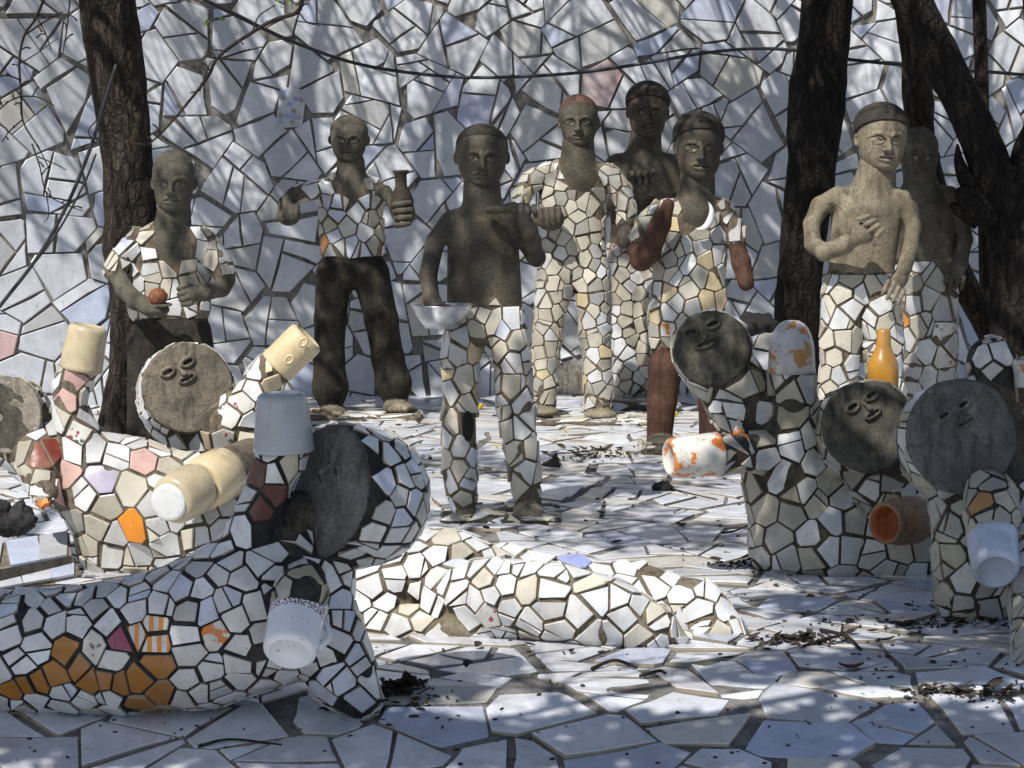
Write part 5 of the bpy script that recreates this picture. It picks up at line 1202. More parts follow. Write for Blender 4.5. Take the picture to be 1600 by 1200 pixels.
# --- A: at the left edge
Y = 7.85; r = root_at(190, 895, Y, 'round_faced_creature', 'cream tiled creature at the left edge raising a plain cream mug', 'statue', CRE)
nA = Vector((-.22, -.95, .12)).normalized()
s = Sdf(Y, 14, .0075)
s.drum((12, 648, .075), nA, 60, 42, 12, 1)
s.chain([(30, 690, .06, 48), (90, 722, .03, 56), (165, 765, 0, 74), (235, 800, 0, 84)], 1, .8).chain([(120, 706, .02, 46), (215, 735, .02, 44), (300, 752, .03, 42), (390, 800, .05, 60)], 1, .8)
s.chain([(170, 800, 0, 66), (180, 860, 0, 52), (300, 850, .02, 70), (400, 860, .05, 60)], 1, .8)
s.chain([(128, 690, -.02, 32), (108, 640, -.02, 26), (112, 600, -.02, 27), (124, 575, -.02, 30)], 1, .9, 8)
s.chain([(55, 705, -.02, 34), (62, 745, -.08, 28), (70, 770, -.12, 22)], 1, .9, 8)
V, Q, ft = body(s, r, {0: 'grout_warm', 1: 'grout_warm'}, it=3, discs=((pt(12, 648, 7.85 + .075), nA, 60 / ppm(Y), 0.09),))
mosaic(r, V, Q, ft == 1, .066, [('g_cream', 1.6), ('g_white', 3), ('g_white2', 3), ('g_grey', 1.2), ('g_cream2', 1), ('g_dirty', .8)], 51, .008, .006, .025, tilt=.2, bare=.03,
       manual=((158, 752, 'g_lav'), (205, 765, 'g_cream'), (100, 622, 'g_pink'), (112, 592, 'g_pink'), (104, 738, 'g_pink'), (60, 712, 'g_red'), (80, 706, 'g_red'), (124, 676, 'g_floral'), (206, 822, 'g_orange'), (90, 760, 'g_pink'), (225, 722, 'g_pink'), (112, 812, 'g_stone')))
disc_face(r, (8, 648), 62, Y, nA, (-38, 640), (-14, 628), (-22, 655), 24, 'cement_face_pale', dy=.0)
mug(r, (126, 578, -.02), (138, 510, -.02), 34, 31, Y, 'mug_cream')

# --- B: behind it, face turned up, arm with a tilted mug
Y = 8.1; r = root_at(370, 880, Y, 'round_faced_creature', 'creature with brown round face and flower printed chest holding a tilted cream mug up', 'statue', CRE)
nB = Vector((.26, -.94, .2)).normalized()
s = Sdf(Y, 14, .0075)
s.drum((290, 610, .10), nB, 72, 52, 12, 1)
s.chain([(285, 640, .13, 62), (320, 680, .10, 52), (380, 700, .05, 52), (405, 760, .02, 56), (400, 830, 0, 66)], 1, .8)
s.chain([(350, 665, .02, 40), (392, 625, .02, 29), (412, 592, .02, 28), (430, 575, .02, 30)], 1, .9, 8)
s.chain([(330, 840, 0, 60), (450, 850, .03, 56)], 1, .8)
s.chain([(392, 722, -.10, 38), (352, 740, -.30, 39), (322, 755, -.38, 36)], 2, .95, 8)
V, Q, ft = body(s, r, {1: 'grout_warm', 2: 'grout_warm'}, it=3, discs=((pt(290, 610, 8.1 + .10), nB, 72 / ppm(Y), 0.1),))
mosaic(r, V, Q, ft == 1, .060, [('g_white', 3), ('g_cream', 2.5), ('g_white2', 2.5), ('g_cream2', 1), ('g_floral', .6)], 52, .008, .006, .025, tilt=.2,
       manual=((378, 624, 'g_floral'), (352, 649, 'g_floral'), (343, 685, 'g_floral'), (320, 682, 'g_plaid'), (381, 747, 'g_floral'), (408, 771, 'g_floral'), (400, 580, 'g_white'), (392, 608, 'g_white'), (425, 600, 'mug_yellow'), (418, 575, 'mug_yellow'), (370, 690, 'g_white'), (395, 660, 'g_white')))
disc_face(r, (293, 606), 73, Y, nB, (262, 582), (293, 566), (292, 592), 25, 'cement_face', dy=.0)
mug(r, (432, 574, .02), (480, 526, .02), 31, 31, Y, 'mug_yellow', stubs=((454, 562), (476, 535)))
# the round mug base that closes the lower arm
q_ = 1 / ppm(Y - .4)
def pm(x, y, d): return pt(x, y, Y + d)
lathe('mug', pm(352, 738, -.31), pm(312, 759, -.42), [(0, 38 * q_), (.06, 43 * q_), (.5, 43.5 * q_), (.93, 42 * q_), (1, 38 * q_), (1, 33 * q_)], MT['mug_yellow'], r, 36)
lathe('mug', pm(306, 762, -.43), pm(268, 783, -.53), [(0, 33 * q_), (.0, 39 * q_), (.08, 41 * q_), (.5, 41 * q_), (.9, 39 * q_), (1.0, 36 * q_), (1.03, 31 * q_), (1.03, 28 * q_)], MT['mug_cream'], r, 36)
lathe('mug_base', pm(268, 783, -.525), pm(262, 786, -.55), [(0, 30 * q_), (.4, 30 * q_), (.9, 29 * q_), (1, 27 * q_), (1.03, 22 * q_), (1.04, 12 * q_)], MT['g_white2'], r, 32)
# --- D: low mosaic mound, two lying limbs
Y = 6.95; r = root_at(860, 995, Y, 'mosaic_mound', 'low sunlit mound of white crockery pieces with two merging ridges lying on the floor', 'sculpture')
s = Sdf(Y, 20, .0075)
s.chain([(490, 935, .05, 52), (600, 912, .08, 60), (700, 900, .12, 62), (800, 915, .14, 58), (900, 930, .14, 56), (1000, 940, .12, 56), (1085, 958, .07, 50), (1130, 985, .01, 32)], 1, 1.0)
s.chain([(640, 888, .14, 60), (710, 890, .18, 58)], 1, 1.0)
s.chain([(700, 925, .0, 44), (780, 928, -.07, 54), (870, 942, -.12, 57), (950, 958, -.15, 53), (1020, 982, -.16, 36), (1060, 1002, -.16, 15)], 1, 1.0, 10)
s.chain([(520, 972, .0, 30), (740, 982, -.05, 30), (960, 1005, -.10, 20), (1150, 1000, -.02, 18)], 3, 1.0, 10)
V, Q, ft = body(s, r, {1: 'grout_warm', 3: 'cement_buff'}, it=3)
bare_spots = ((1050, 886, 36, 12), (1085, 902, 18, 14), (692, 922, 11, 13), (632, 966, 22, 9), (942, 962, 8, 7), (705, 970, 12, 10))
mosaic(r, V, Q, np.isin(ft, (1, 3)), .058, [('g_white', 6), ('g_white2', 2), ('g_cream', 1)], 54, .008, .008, .03, tilt=.26, split=.8, loose=1.15, limit=296,
       skip=lambda x, y, p: any(((x - a) / c) ** 2 + ((y - b) / d) ** 2 < 1 for a, b, c, d in bare_spots), manual=((716, 882, 'g_bluish'), (900, 878, 'g_blue'), (935, 935, 'g_bluish'), (762, 955, 'g_floral'), (720, 868, 'g_cream2')))

# --- C: nearest, lying along the front left
Y = 6.13; r = root_at(300, 1110, Y, 'round_faced_creature', 'nearest creature lying at front left with amber patch and sideways barrel head', 'statue', CRE)
nC = Vector((-.745, -.62, .24)).normalized()
s = Sdf(Y, 11, .0075)
cf = pt(507, 766, Y); s.ell(cf - nC * .098, (112, 112, 112), 1, 6); s.drum(cf - nC * .03, nC, 108, 18, 6, 1, 10)
s.cut(cf - nC * .004, nC)
s.chain([(-140, 1024, .10, 96), (60, 1018, .06, 98), (200, 1010, .03, 104), (310, 990, .02, 116), (395, 955, .02, 124), (455, 915, .04, 100)], 1, .9)
s.chain([(430, 960, .02, 100), (450, 870, .05, 70), (478, 825, .06, 62)], 1, .9).chain([(462, 905, .02, 62), (500, 990, .0, 66), (535, 1055, .0, 54), (566, 1098, .0, 30)], 1, .9)
s.chain([(385, 860, .0, 46), (408, 800, .0, 36), (426, 745, .0, 33), (441, 708, .0, 37)], 1, .9, 6)
s.chain([(474, 908, -.12, 36), (470, 925, -.15, 40), (467, 946, -.15, 41)], 2, .9, 6)
V, Q, ft = body(s, r, {1: 'grout_black', 2: 'grout_black'}, it=3, discs=((cf, nC, 107 / ppm(Y), 0.03),))
mosaic(r, V, Q, ft == 1, .052, [('g_white', 4), ('g_white2', 3), ('g_bluish', 1.2), ('g_grey', 1.6)], 55, .008, .006, .025, tilt=.26, limit=296, bare=.02,
       manual=tuple((x, y, 'g_amber') for x, y in ((103, 1017), (86, 1055), (125, 1043), (40, 1070), (140, 1063), (166, 1060), (186, 1068), (213, 1063), (250, 1038), (255, 1080), (212, 1100), (247, 1108), (20, 1075), (60, 1066))) +
       ((187, 997, 'g_magenta'), (240, 977, 'g_orstripe'), (215, 990, 'g_orstripe'), (242, 1003, 'g_orstripe'), (337, 990, 'g_orpatch'), (150, 1013, 'g_floral'), (432, 768, 'g_maroon'), (408, 800, 'g_maroon'), (440, 808, 'g_maroon'), (432, 745, 'g_white'), (450, 735, 'g_cream'), (400, 745, 'g_maroon'), (575, 720, 'g_white'), (560, 790, 'g_white'), (600, 800, 'g_grey')))
mosaic(r, V, Q, ft == 2, .05, [('g_stone', 2), ('g_olive', 1), ('g_grey', 1)], 56, .02, .004, .1, bare=.35)
disc_face(r, (506, 766), 107, Y, nC, (519, 708), (530, 739), (507, 748), 24, 'cement_face_grey', dy=-.0, esz=1.0)
mug(r, (444, 706, .0), (440, 616, .0), 48, 40, Y, 'mug_grey')
mug(r, (468, 945, -.135), (452, 1020, -.245), 45, 42, Y, 'mug_lattice', 'cup', handle=(.75, -.2, -.35), hsz=.30, uv=True)

# --- E: right group, front left of it
Y = 7.85; r = root_at(1300, 895, Y, 'round_faced_creature', 'creature with tilted green-grey face holding an orange patterned mug out level', 'statue', CRE)
nE = Vector((.10, -.98, .14)).normalized()
s = Sdf(Y, 14, .0075)
s.drum((1112, 547, .07), nE, 60, 38, 12, 1)
s.chain([(1125, 575, .10, 52), (1165, 630, .06, 54), (1205, 690, .04, 60), (1240, 775, 0, 72), (1245, 850, 0, 66)], 1, .8)
s.chain([(1225, 850, -.02, 56), (1300, 846, -.04, 66), (1400, 856, -.05, 60), (1500, 872, -.02, 48)], 1, .85)
s.chain([(1255, 740, .05, 62), (1300, 790, .04, 74), (1330, 840, .0, 60)], 1, .8)
s.chain([(1236, 720, -.03, 40), (1240, 640, -.03, 37), (1237, 588, -.03, 35)], 1, .9, 8)
s.chain([(1205, 706, -.05, 32), (1155, 708, -.12, 28), (1120, 710, -.15, 29)], 1, .9, 8)
V, Q, ft = body(s, r, {1: 'grout_dark'}, it=3, discs=((pt(1112, 547, 7.85 + .07), nE, 60 / ppm(Y), 0.08),))
mosaic(r, V, Q, ft == 1, .070, DRT + [('g_white', 1)], 57, .008, .006, .025, tilt=.2, manual=((1150, 688, 'g_orpatch'), (1165, 683, 'g_orpatch'), (1225, 745, 'g_white2'), (1195, 800, 'g_dirty'), (1330, 860, 'g_white2'), (1200, 640, 'g_grey'), (1240, 650, 'g_olive')))
disc_face(r, (1112, 545), 61, Y, nE, (1079, 520), (1113, 507), (1102, 537), 34, 'cement_face_green', esz=1.15)
mug(r, (1122, 709, -.15), (1046, 716, -.20), 34, 31, Y, 'g_orpatch')
mug(r, (1237, 582, -.03), (1237, 500, -.03), 37, 34, Y, 'g_orpatch_dull', dome=True)

# --- F: middle of the right group
Y = 7.7; r = root_at(1390, 905, Y, 'round_faced_creature', 'creature with blotchy dark face between two others pointing a terracotta jar forward', 'statue', CRE)
nF = Vector((.30, -.91, .24)).normalized()
s = Sdf(Y, 14, .0075)
s.drum((1350, 672, .10), nF, 74, 52, 12, 1)
s.chain([(1352, 690, .14, 66), (1385, 750, .12, 62), (1405, 800, .10, 60), (1410, 850, .12, 50)], 1, .8)
s.chain([(1470, 790, .0, 34), (1462, 800, -.08, 34), (1450, 808, -.16, 33)], 1, .9, 8)
V, Q, ft = body(s, r, {1: 'grout_dark'}, it=3, discs=((pt(1350, 672, 7.7 + .10), nF, 74 / ppm(Y), 0.1),))
mosaic(r, V, Q, ft == 1, .062, DRT, 58, .008, .006, .025, tilt=.2)
disc_face(r, (1353, 667), 74, Y, nF, (1331, 637), (1360, 618), (1362, 647), 28, 'cement_face_green', esz=1.05)
mug(r, (1428, 812, -.20), (1382, 818, -.29), 37, 30, Y, 'terracotta', 'jar', inner='terracotta_inner')

q_ = 1 / ppm(Y + .28); lathe('raised_bottle', pt(1379, 640, Y + .28), pt(1381, 514, Y + .28), [(0, 24 * q_), (.4, 25 * q_), (.58, 24 * q_), (.66, 19 * q_), (.74, 14 * q_), (.8, 11.5 * q_), (.97, 10.5 * q_), (1, 8 * q_)], MT['g_gold'], r, 28, wob=.03)
s2 = Sdf(Y + .28, 6, .007); s2.chain([(1375, 610, .0, 30), (1368, 680, -.1, 34)], 1, .9); V, Q, ft = body(s2, r, {1: 'grout_dark'}, name='raised_arm')
# --- G: nearest of the right group
Y = 7.1; r = root_at(1530, 970, Y, 'round_faced_creature', 'creature at the right edge with largest smooth grey face and white cup hand', 'statue', CRE)
nG = Vector((.22, -.955, .16)).normalized()
s = Sdf(Y, 14, .0075)
s.drum((1503, 688, .11), nG, 93, 62, 12, 1)
s.chain([(1505, 710, .14, 80), (1530, 780, .10, 74), (1535, 850, .06, 76), (1530, 925, .04, 70)], 1, .8)
s.chain([(1590, 780, .05, 60), (1620, 860, -.1, 52), (1628, 960, -.35, 46), (1628, 1085, -.62, 42)], 1, .9)
s.chain([(1548, 775, -.08, 40), (1550, 805, -.15, 39), (1550, 836, -.18, 38)], 2, .9, 8)
s.chain([(1566, 680, .12, 34), (1552, 620, .10, 33), (1549, 575, .10, 36)], 2, .9, 8).ell((1549, 566, .10), (40, 36, 42), 2, 6)
V, Q, ft = body(s, r, {1: 'grout_dark', 2: 'grout_black'}, it=3, discs=((pt(1503, 688, 7.1 + .11), nG, 93 / ppm(Y), 0.12),))
mosaic(r, V, Q, ft == 1, .064, [('g_white2', 2), ('g_grey', 2), ('g_stone', 3), ('g_dirty', 2)], 59, .008, .006, .025, tilt=.2, manual=((1436, 690, 'g_white2'), (1428, 655, 'g_white'), (1560, 770, 'g_gold')))
mosaic(r, V, Q, ft == 2, .046, [('g_stone', 2), ('g_dirty', 1)], 60, .012, .005, .05, bare=.1, split=2, manual=((1566, 552, 'g_white2'), (1534, 562, 'g_white2'), (1526, 592, 'g_rustor'), (1566, 600, 'g_rustor'), (1549, 580, 'g_grey'), (1520, 538, 'g_cream2'), (1545, 526, 'g_cream2'), (1585, 620, 'g_bluish'), (1532, 790, 'g_gold')))
disc_face(r, (1503, 681), 93, Y, nG, (1473, 649), (1503, 632), (1506, 660), 31, 'cement_face_grey', esz=1.05)
mug(r, (1550, 836, -.17), (1556, 892, -.30), 40, 37, Y, 'mug_blue', 'cup')
mug(r, (1612, 600, .05), (1604, 560, .05), 26, 24, Y, 'g_orpatch_dull')

# ------------------------------------------------------------------ things held by the figures
o = pt(690, 487, 8.8 - .12); b = thing('metal_bowl', 'shallow dented metal bowl held at the hip of the dark bare chested figure', 'bowl', (o.x, o.y, o.z - .04))
s_ = 1 / ppm(8.68)
lathe('bowl', pt(690, 512, 8.68), pt(690, 476, 8.68), [(0, 20 * s_), (.02, 26 * s_), (.35, 36 * s_), (.7, 43 * s_), (.95, 47 * s_), (1.0, 48.5 * s_), (1.03, 47.5 * s_), (.97, 45.5 * s_), (.7, 41 * s_), (.35, 34 * s_), (.12, 22 * s_)], MT['bowl_metal'], b, 48, wob=.012)
c0 = pt(690, 512, 8.68); lathe('foot', c0, c0 + Vector((0, 0, .004)), [(0, 25 * s_), (.3, 26 * s_), (1, 26 * s_)], MT['bowl_metal'], b, 32)
Yv = 11.5 - .14; o = pt(629, 340, Yv); v_ = thing('vase', 'dark brown narrow necked vase gripped by the figure in waistcoat', 'vase', tuple(o)); s_ = 1 / ppm(Yv)
lathe('vase_body', pt(629, 348, Yv + .03), pt(626, 266, Yv + .03), [(0, 6 * s_), (.05, 12 * s_), (.25, 18 * s_), (.42, 19 * s_), (.58, 14 * s_), (.7, 9 * s_), (.9, 9 * s_), (.96, 12 * s_), (1, 13 * s_), (1, 10 * s_), (.9, 7 * s_)], MT['leaf_brown'], v_, 28, wob=.02)
ob = pt(247, 464, 10.6 - .2); bl = thing('ball', 'small rough orange ball resting in the open hand of the left figure', 'ball', tuple(ob))
h = Loc(15 / ppm(10.4), .05, .003); h.ell((0, 0, 0), (1, 1, .95)); V2, Q2, _ = h.build(.006)
V2 += np.array([noise.noise(Vector(p) * 60) * .0025 for p in V2])[:, None]; mesh_np('ball_body', V2 + np.array(ob), Q2, MT['ball_orange'], bl, True)

# ------------------------------------------------------------------ cables, kerb, litter
def cable(name, label, path, Y, rpx, n=60, cat='cable'):
    P_, R_ = pxpath([(x, y, rpx, d) for x, y, d in path], Y, n); v, f = tube_geo(P_, R_, 6); o = mesh_np(name, np.array(v), f, MT['cable'], None, True); return tag(o, label, cat)
cable('cable', 'black cable sagging across the tiled wall between the trees', [(250, -40, -1.0), (330, 5, -.6), (450, 62, -.3), (560, 100, 0), (680, 118, .1), (780, 121, .1), (900, 114, .1), (1000, 100, .1), (1100, 83, 0), (1180, 76, -.2), (1255, 80, -.7), (1320, 92, -.8), (1420, 103, -.6), (1450, 110, -.3), (1540, 112, -.1), (1640, 121, 0)], 11.75, 3.0, 90)
cable('rope', 'thin dark slanting rope hanging down at the far left before the wall', [(182, 100, 0), (160, 170, 0), (140, 235, 0), (105, 320, 0), (60, 400, 0), (0, 478, 0), (-40, 530, 0)], 9.9, 3.2, 40, 'rope')
cable('rope', 'slack thin second rope beside the slanting one at far left', [(150, 240, .1), (130, 290, .1), (85, 370, .1), (30, 440, .1), (-30, 520, .1)], 9.9, 2.0, 30, 'rope')
# kerb of lapped tiles at the left edge
kb = thing('kerb', 'low sloping kerb faced with long pale blue tiles at the left edge', 'kerb', tuple(gnd(30, 880)))
for k, (p0, p1, p2, p3, zt) in enumerate((((-80, 862), (108, 832), (112, 868), (-80, 905), .10), ((-80, 905), (118, 872), (126, 898), (-80, 935), .05))):
    q = [gnd(x, y, zt) for x, y in (p0, p1)] + [gnd(x, y, zt - .035) for x, y in (p2, p3)]
    bt_ = [Vector((v.x, v.y, -.01)) for v in q]
    V2 = [tuple(v) for v in bt_ + q]; mesh_np('kerb_core', np.array(V2), [(0, 1, 5, 4), (1, 2, 6, 5), (2, 3, 7, 6), (3, 0, 4, 7), (4, 5, 6, 7)], MT['cement_face'], kb, False)
    rg = random.Random(4 + k); m = 4
    cuts = [0] + [(j + rg.uniform(-.25, .25)) / m for j in range(1, m)] + [1]
    for j in range(m):
        t0, t1 = cuts[j] + .012, cuts[j + 1] - .012; sk = rg.uniform(-.05, .05)
        A, B, C, D_ = q[0].lerp(q[1], t0), q[0].lerp(q[1], t1), q[3].lerp(q[2], min(1, t1 + sk)), q[3].lerp(q[2], max(0, t0 + sk))
        up = Vector((0, 0, .006)); tp = [v + up for v in (A, B, C, D_)]; lo_ = [v - up * .4 for v in (A, B, C, D_)]
        mesh_np('tile', np.array([tuple(v) for v in lo_ + tp]), [(0, 1, 5, 4), (1, 2, 6, 5), (2, 3, 7, 6), (3, 0, 4, 7), (4, 5, 6, 7)], MT[rg.choice(['w_blue', 'f_white', 'f_grey', 'f_blue'])], kb, False, None, tuple((A + C) / 2))
sd_ = [gnd(x, y, .006) for x, y in ((-80, 935), (130, 893), (150, 905), (60, 935), (-80, 960))]
tag(mesh_np('sand', np.array([tuple(v) for v in sd_]), [(0, 1, 2, 3, 4)], MT['earth'], None, False), kind='structure')
# dark boulder at far left
h = Loc(.062, .1, .004); h.ell((0, 0, -.3), (1.1, .8, .6)).ell((.4, 0, .1), (.45, .45, .5)).ell((-.5, -.2, .25), (.5, .5, .5)); V2, Q2, _ = h.build(.02)
V2 += np.array([noise.noise(Vector(p) * 45) * .010 + noise.noise(Vector(p) * 120) * .004 for p in V2])[:, None]
cb = pt(18, 805, 7.4); rk_ = thing('rock', 'rough blackened rock at the left edge under the creature with the plain mug', 'rock', (cb.x, cb.y, 0)); mesh_np('rock_body', V2 + np.array(cb), Q2, MT['grout_black'], rk_, True)
# litter
nr = random.Random(99); Lv, Lf = [], []
def chip(c, sz, flat=.35):
    k = nr.randint(4, 6); an0 = nr.uniform(0, 6.28); b = len(Lv); st = nr.uniform(.15, .8); rot = nr.uniform(0, 6.28)
    for z in (0, 1):
        for i in range(k):
            a = an0 + 6.283 * i / k; rr = sz * nr.uniform(.6, 1.2); x, y = rr * math.cos(a), rr * st * math.sin(a)
            Lv.append((c[0] + x * math.cos(rot) - y * math.sin(rot), c[1] + x * math.sin(rot) + y * math.cos(rot), c[2] + (sz * flat * (1 + .8 * math.sin(a)) if z else -.001)))
    for i in range(k): Lf.append((b + i, b + (i + 1) % k, b + k + (i + 1) % k, b + k + i))
    Lf.append(tuple(range(b + k, b + 2 * k)))
def fpt(px, py):
    p = gnd(px, py, .006)
    if p.y < 6.28:
        d = ray(px, py); t = (1.4 + .20 * 6.28 - .006) / (.20 * d.y - d.z); p = CP + d * t
    return p
def scatter(x0, x1, y0, y1, n, s0, s1, power=1.0):
    for _ in range(n):
        f = nr.random() ** power; p = fpt(nr.uniform(x0, x1), y0 + (y1 - y0) * f); chip((p.x, p.y, p.z), nr.uniform(s0, s1) * (1 + .8 * (nr.random() < .1)))
scatter(520, 1600, 960, 1110, 70, .003, .008); scatter(700, 1300, 830, 900, 60, .003, .008); scatter(860, 1250, 660, 830, 70, .004, .010); scatter(560, 720, 640, 800, 70, .003, .008)
scatter(1150, 1470, 905, 1010, 60, .003, .009); scatter(1340, 1600, 1020, 1100, 45, .003, .009); scatter(560, 720, 1075, 1150, 35, .003, .009); scatter(700, 1600, 1100, 1200, 50, .003, .008); scatter(0, 560, 1120, 1190, 25, .003, .007)
for (cx, cy, rx, ry, n, s) in ((1245, 1003, 60, 9, 80, .0075), (615, 1080, 40, 16, 25, .008), (1190, 885, 70, 8, 120, .007), (930, 712, 60, 8, 100, .007), (1440, 975, 150, 6, 70, .006), (1530, 1085, 80, 14, 60, .007), (600, 1110, 70, 14, 18, .006), (300, 892, 40, 4, 20, .008)):
    for _ in range(n):
        p = fpt(cx + nr.gauss(0, rx * .5), cy + nr.gauss(0, ry * .5)); chip((p.x, p.y, p.z), s * nr.uniform(.4, 1.2), .5)
for (cx, cy, rx, ry, n) in ((1245, 1003, 70, 9, 60), (618, 1082, 45, 14, 70), (1190, 885, 80, 8, 34), (930, 712, 70, 10, 36), (1440, 975, 170, 9, 60), (1500, 1085, 100, 14, 46), (600, 1105, 90, 14, 26), (900, 1030, 300, 40, 14), (660, 660, 90, 12, 8), (1000, 800, 200, 40, 12)):
    for _ in range(n):   # curled dry leaves
        p = fpt(cx + nr.gauss(0, rx * .5), cy + nr.gauss(0, ry * .5)); a = nr.uniform(0, 6.28); L = nr.uniform(.018, .042); w_ = L * nr.uniform(.15, .3); cu = nr.uniform(.2, .9); d = Vector((math.cos(a), math.sin(a), nr.uniform(-.1, .5))).normalized(); sd_ = Vector((-math.sin(a), math.cos(a), nr.uniform(-.4, .4))); b = len(Lv)
        for i in range(5):
            t_ = i / 4; ww = w_ * math.sin(math.pi * (t_ * .86 + .07))
            for j in (-1, 0, 1): q = p + d * L * t_ + sd_ * ww * j + Vector((0, 0, .003 + abs(j) * ww * cu + L * cu * .5 * (t_ - .5) ** 2)); Lv.append(tuple(q))
        for i in range(4):
            for j in range(2): Lf.append((b + i * 3 + j, b + i * 3 + j + 1, b + i * 3 + j + 4, b + i * 3 + j + 3))
o = mesh_np('leaf_litter', np.array(Lv), Lf, MT['leaf_brown'], None, False); tag(o, kind='stuff')
def flower(px, py, sz, mat, label, Z=.012):
    p = fpt(px, py); f = thing('flower', label, 'flower', tuple(p), 'fallen flowers'); rg = random.Random(px)
    for k in range(5):
        a = k * 1.2566 + rg.uniform(-.3, .3); up = rg.uniform(.35, 1.1); d = Vector((math.cos(a), math.sin(a), up)).normalized(); sdv = Vector((-math.sin(a), math.cos(a), 0)); c = p + Vector((0, 0, .004))
        q = [c, c + d * sz * .55 + sdv * sz * .38, c + d * sz * 1.05 + sdv * sz * .14 + Vector((0, 0, sz * .1)), c + d * sz * 1.05 - sdv * sz * .14 + Vector((0, 0, sz * .1)), c + d * sz * .55 - sdv * sz * .38, c + d * sz * .55 + Vector((0, 0, -sz * .12))]
        mesh_np('petal', np.array([tuple(v) for v in q]), [(0, 1, 5), (1, 2, 5), (2, 3, 5), (3, 4, 5), (4, 0, 5)], MT[mat], f, True)
    v, fc = tube_geo([p + Vector((0, 0, .002)), p + Vector((0, 0, sz * .35))], [sz * .16, sz * .12], 8); mesh_np('flower_centre', np.array(v), fc, MT['ball_orange' if mat == 'petal_orange' else 'leaf_green'], f, True)
    return f
flower(751, 640, .028, 'petal_yellow', 'yellow flower on the floor seen between the legs of the bowl bearer')
flower(615, 684, .026, 'petal_yellow', 'yellow flower with dark stem on the floor left of the bowl bearer')
flower(776, 700, .012, 'petal_yellow', 'tiny yellow bud just right of the bowl bearer hole leg')
flower(1056, 652, .020, 'petal_yellow', 'yellow orange flower behind the rust coloured leg')
flower(884, 676, .012, 'petal_yellow', 'small greenish yellow bloom before the plinth of the fully tiled figure')
p = pt(68, 797, 7.55); 
f = flower(68, 800, .03, 'petal_orange', 'orange trumpet flower at the left edge beside the rock'); f.location = p
for ch in f.children: pass
def dryleaf(px, py, L, w, ang, mat, label, curl=.4, cat='leaf', name='fallen_leaf'):
    p = fpt(px, py); n = 8; V2, F2 = [], []; d = Vector((math.cos(ang), math.sin(ang), 0)); sd2 = Vector((-d.y, d.x, 0))
    for i in range(n + 1):
        t = i / n - .5; ww = w * math.sin(math.pi * (i + .2) / (n + .4)) ; z = curl * L * (t * t) * 1.2 + .004
        for j in (-1, 0, 1): V2.append(tuple(p + d * L * t + sd2 * ww * j + Vector((0, 0, z + abs(j) * w * curl * .8))))
    for i in range(n):
        for j in range(2): F2.append((i * 3 + j, i * 3 + j + 1, i * 3 + j + 4, i * 3 + j + 3))
    o = mesh_np(name, np.array(V2), F2, MT[mat], None, True, None, p); return tag(o, label, cat, 'fallen leaves')
dryleaf(672, 988, .13, .012, .1, 'leaf_red', 'long reddish dry leaf lying before the sunlit mound', .12)
dryleaf(565, 990, .06, .012, -.3, 'leaf_brown', 'curled brown leaf on sunlit floor right of the nearest creature', .5)
dryleaf(1385, 1003, .05, .012, .5, 'leaf_brown', 'brown leaf on the shaded floor right of the twig heap', .4)
dryleaf(1330, 1046, .06, .014, .1, 'leaf_red', 'rust brown curled leaf on the floor below the twig heap', .5)
dryleaf(905, 690, .14, .010, .05, 'leaf_red', 'long red brown leaf between bowl bearer and rust legged figure', .1)
dryleaf(940, 705, .10, .016, .5, 'leaf_brown', 'dark curled leaf near the shard edged plinth', .5)
dryleaf(625, 1075, .07, .02, .8, 'leaf_brown', 'grey brown leaf in the heap at the foot of the nearest creature', .7)
dryleaf(640, 1072, .06, .018, 2.0, 'leaf_brown', 'upright curled leaf on the heap right of the nearest creature', .9)
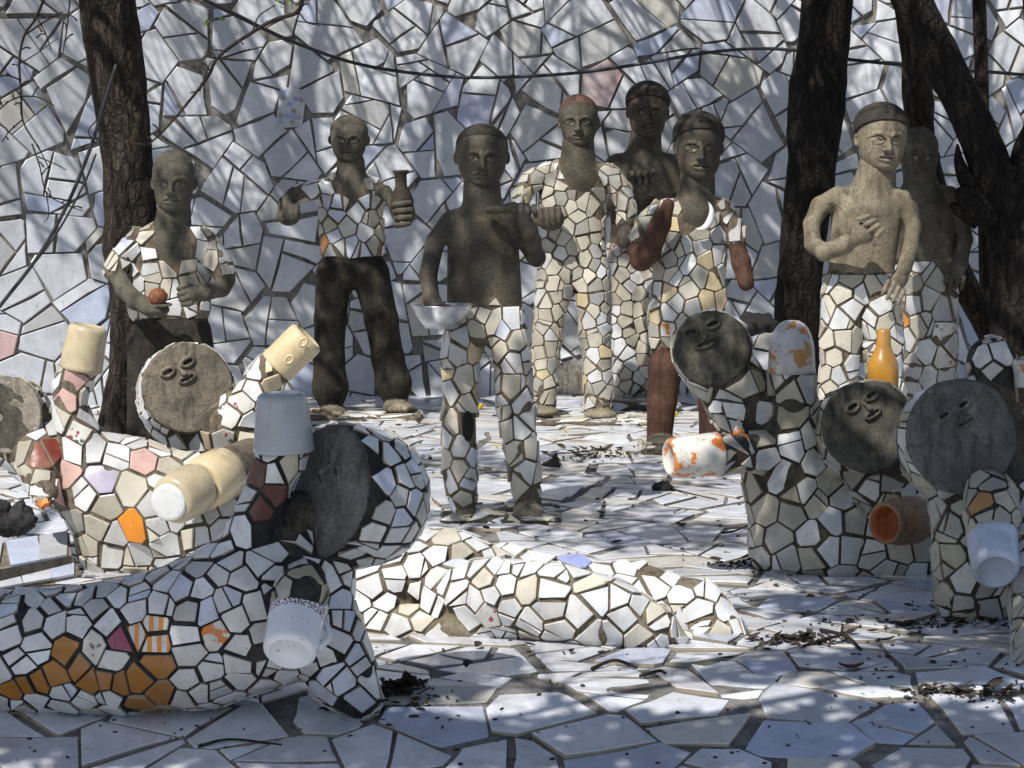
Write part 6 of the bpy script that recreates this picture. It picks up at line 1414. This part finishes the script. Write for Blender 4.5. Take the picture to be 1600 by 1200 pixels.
def stick(pts, r, label):
    P_ = [fpt(x, y) + Vector((0, 0, z)) for x, y, z in pts]; s = spline([(*p, r * (1 - .5 * i / len(P_))) for i, p in enumerate(P_)], 14); v, f = tube_geo([x[:3] for x in s], [x[3] for x in s], 6, .15, 3)
    return tag(mesh_np('stick', np.array(v), f, MT['twig_dark'], None, True), label, 'stick', 'sticks lying on the floor')
stick([(1283, 987, .004), (1300, 995, .012), (1325, 1003, .012), (1345, 1017, .003)], .006, 'dark branching stick on the twig heap, slanting right')
stick([(1255, 1012, .004), (1290, 1006, .014), (1312, 1001, .014), (1316, 995, .025)], .005, 'thicker dark stick across the middle of the twig heap')
stick([(925, 1047, .003), (960, 1038, .010), (995, 1046, .004)], .005, 'reddish dark stick on the sunlit floor before the mound')
stick([(1000, 1058, .003), (1030, 1054, .009), (1040, 1055, .004)], .005, 'short black stick on the floor right of the sunlit stick')
stick([(310, 1168, .003), (360, 1160, .007), (440, 1166, .003)], .004, 'long thin dark stick on the front left tiles')
stick([(1128, 835, .004), (1150, 832, .006), (1170, 822, .004)], .004, 'thin stick on the floor left of the creature with the level mug')
stick([(1040, 762, .004), (1075, 775, .01), (1120, 782, .004)], .0035, 'wiry twig trailing right from the black stone')
def lump(px, py, size, mat, label, name, cat, seed, sq=(1, .8, .55)):
    p = fpt(px, py); h = Loc(size, .15, size / 11); rg = random.Random(seed); h.ell((0, 0, .3), sq)
    for _ in range(4): h.ell((rg.uniform(-.7, .7), rg.uniform(-.4, .4), rg.uniform(.1, .5)), (rg.uniform(.25, .5),) * 3)
    V2, Q2, _ = h.build(size * .3); V2 += np.array([noise.noise(Vector(q) * (2.2 / size)) * size * .15 for q in V2])[:, None]
    o = mesh_np(name, V2 + np.array(p), Q2, MT[mat], None, False, None, p); return tag(o, label, cat)
lump(1035, 766, .036, 'stone_black', 'smooth black stone on the floor under the level orange mug', 'stone', 'stone', 1)
dp = lump(862, 730, .034, 'stone_black', 'black twisted dry seed pod right of the bowl bearer legs', 'seed_pod', 'seed pod', 2, (1.1, .5, .3))
lump(868, 722, .022, 'stone_black', 'black upright husk leaning on the dry seed pod', 'husk', 'husk', 3, (.4, .4, 1.3))
lump(1185, 500, .06, 'stone_black', 'black pot shaped lump behind the tilted green-grey face', 'pot', 'pot', 4).location = pt(1186, 515, 8.6)
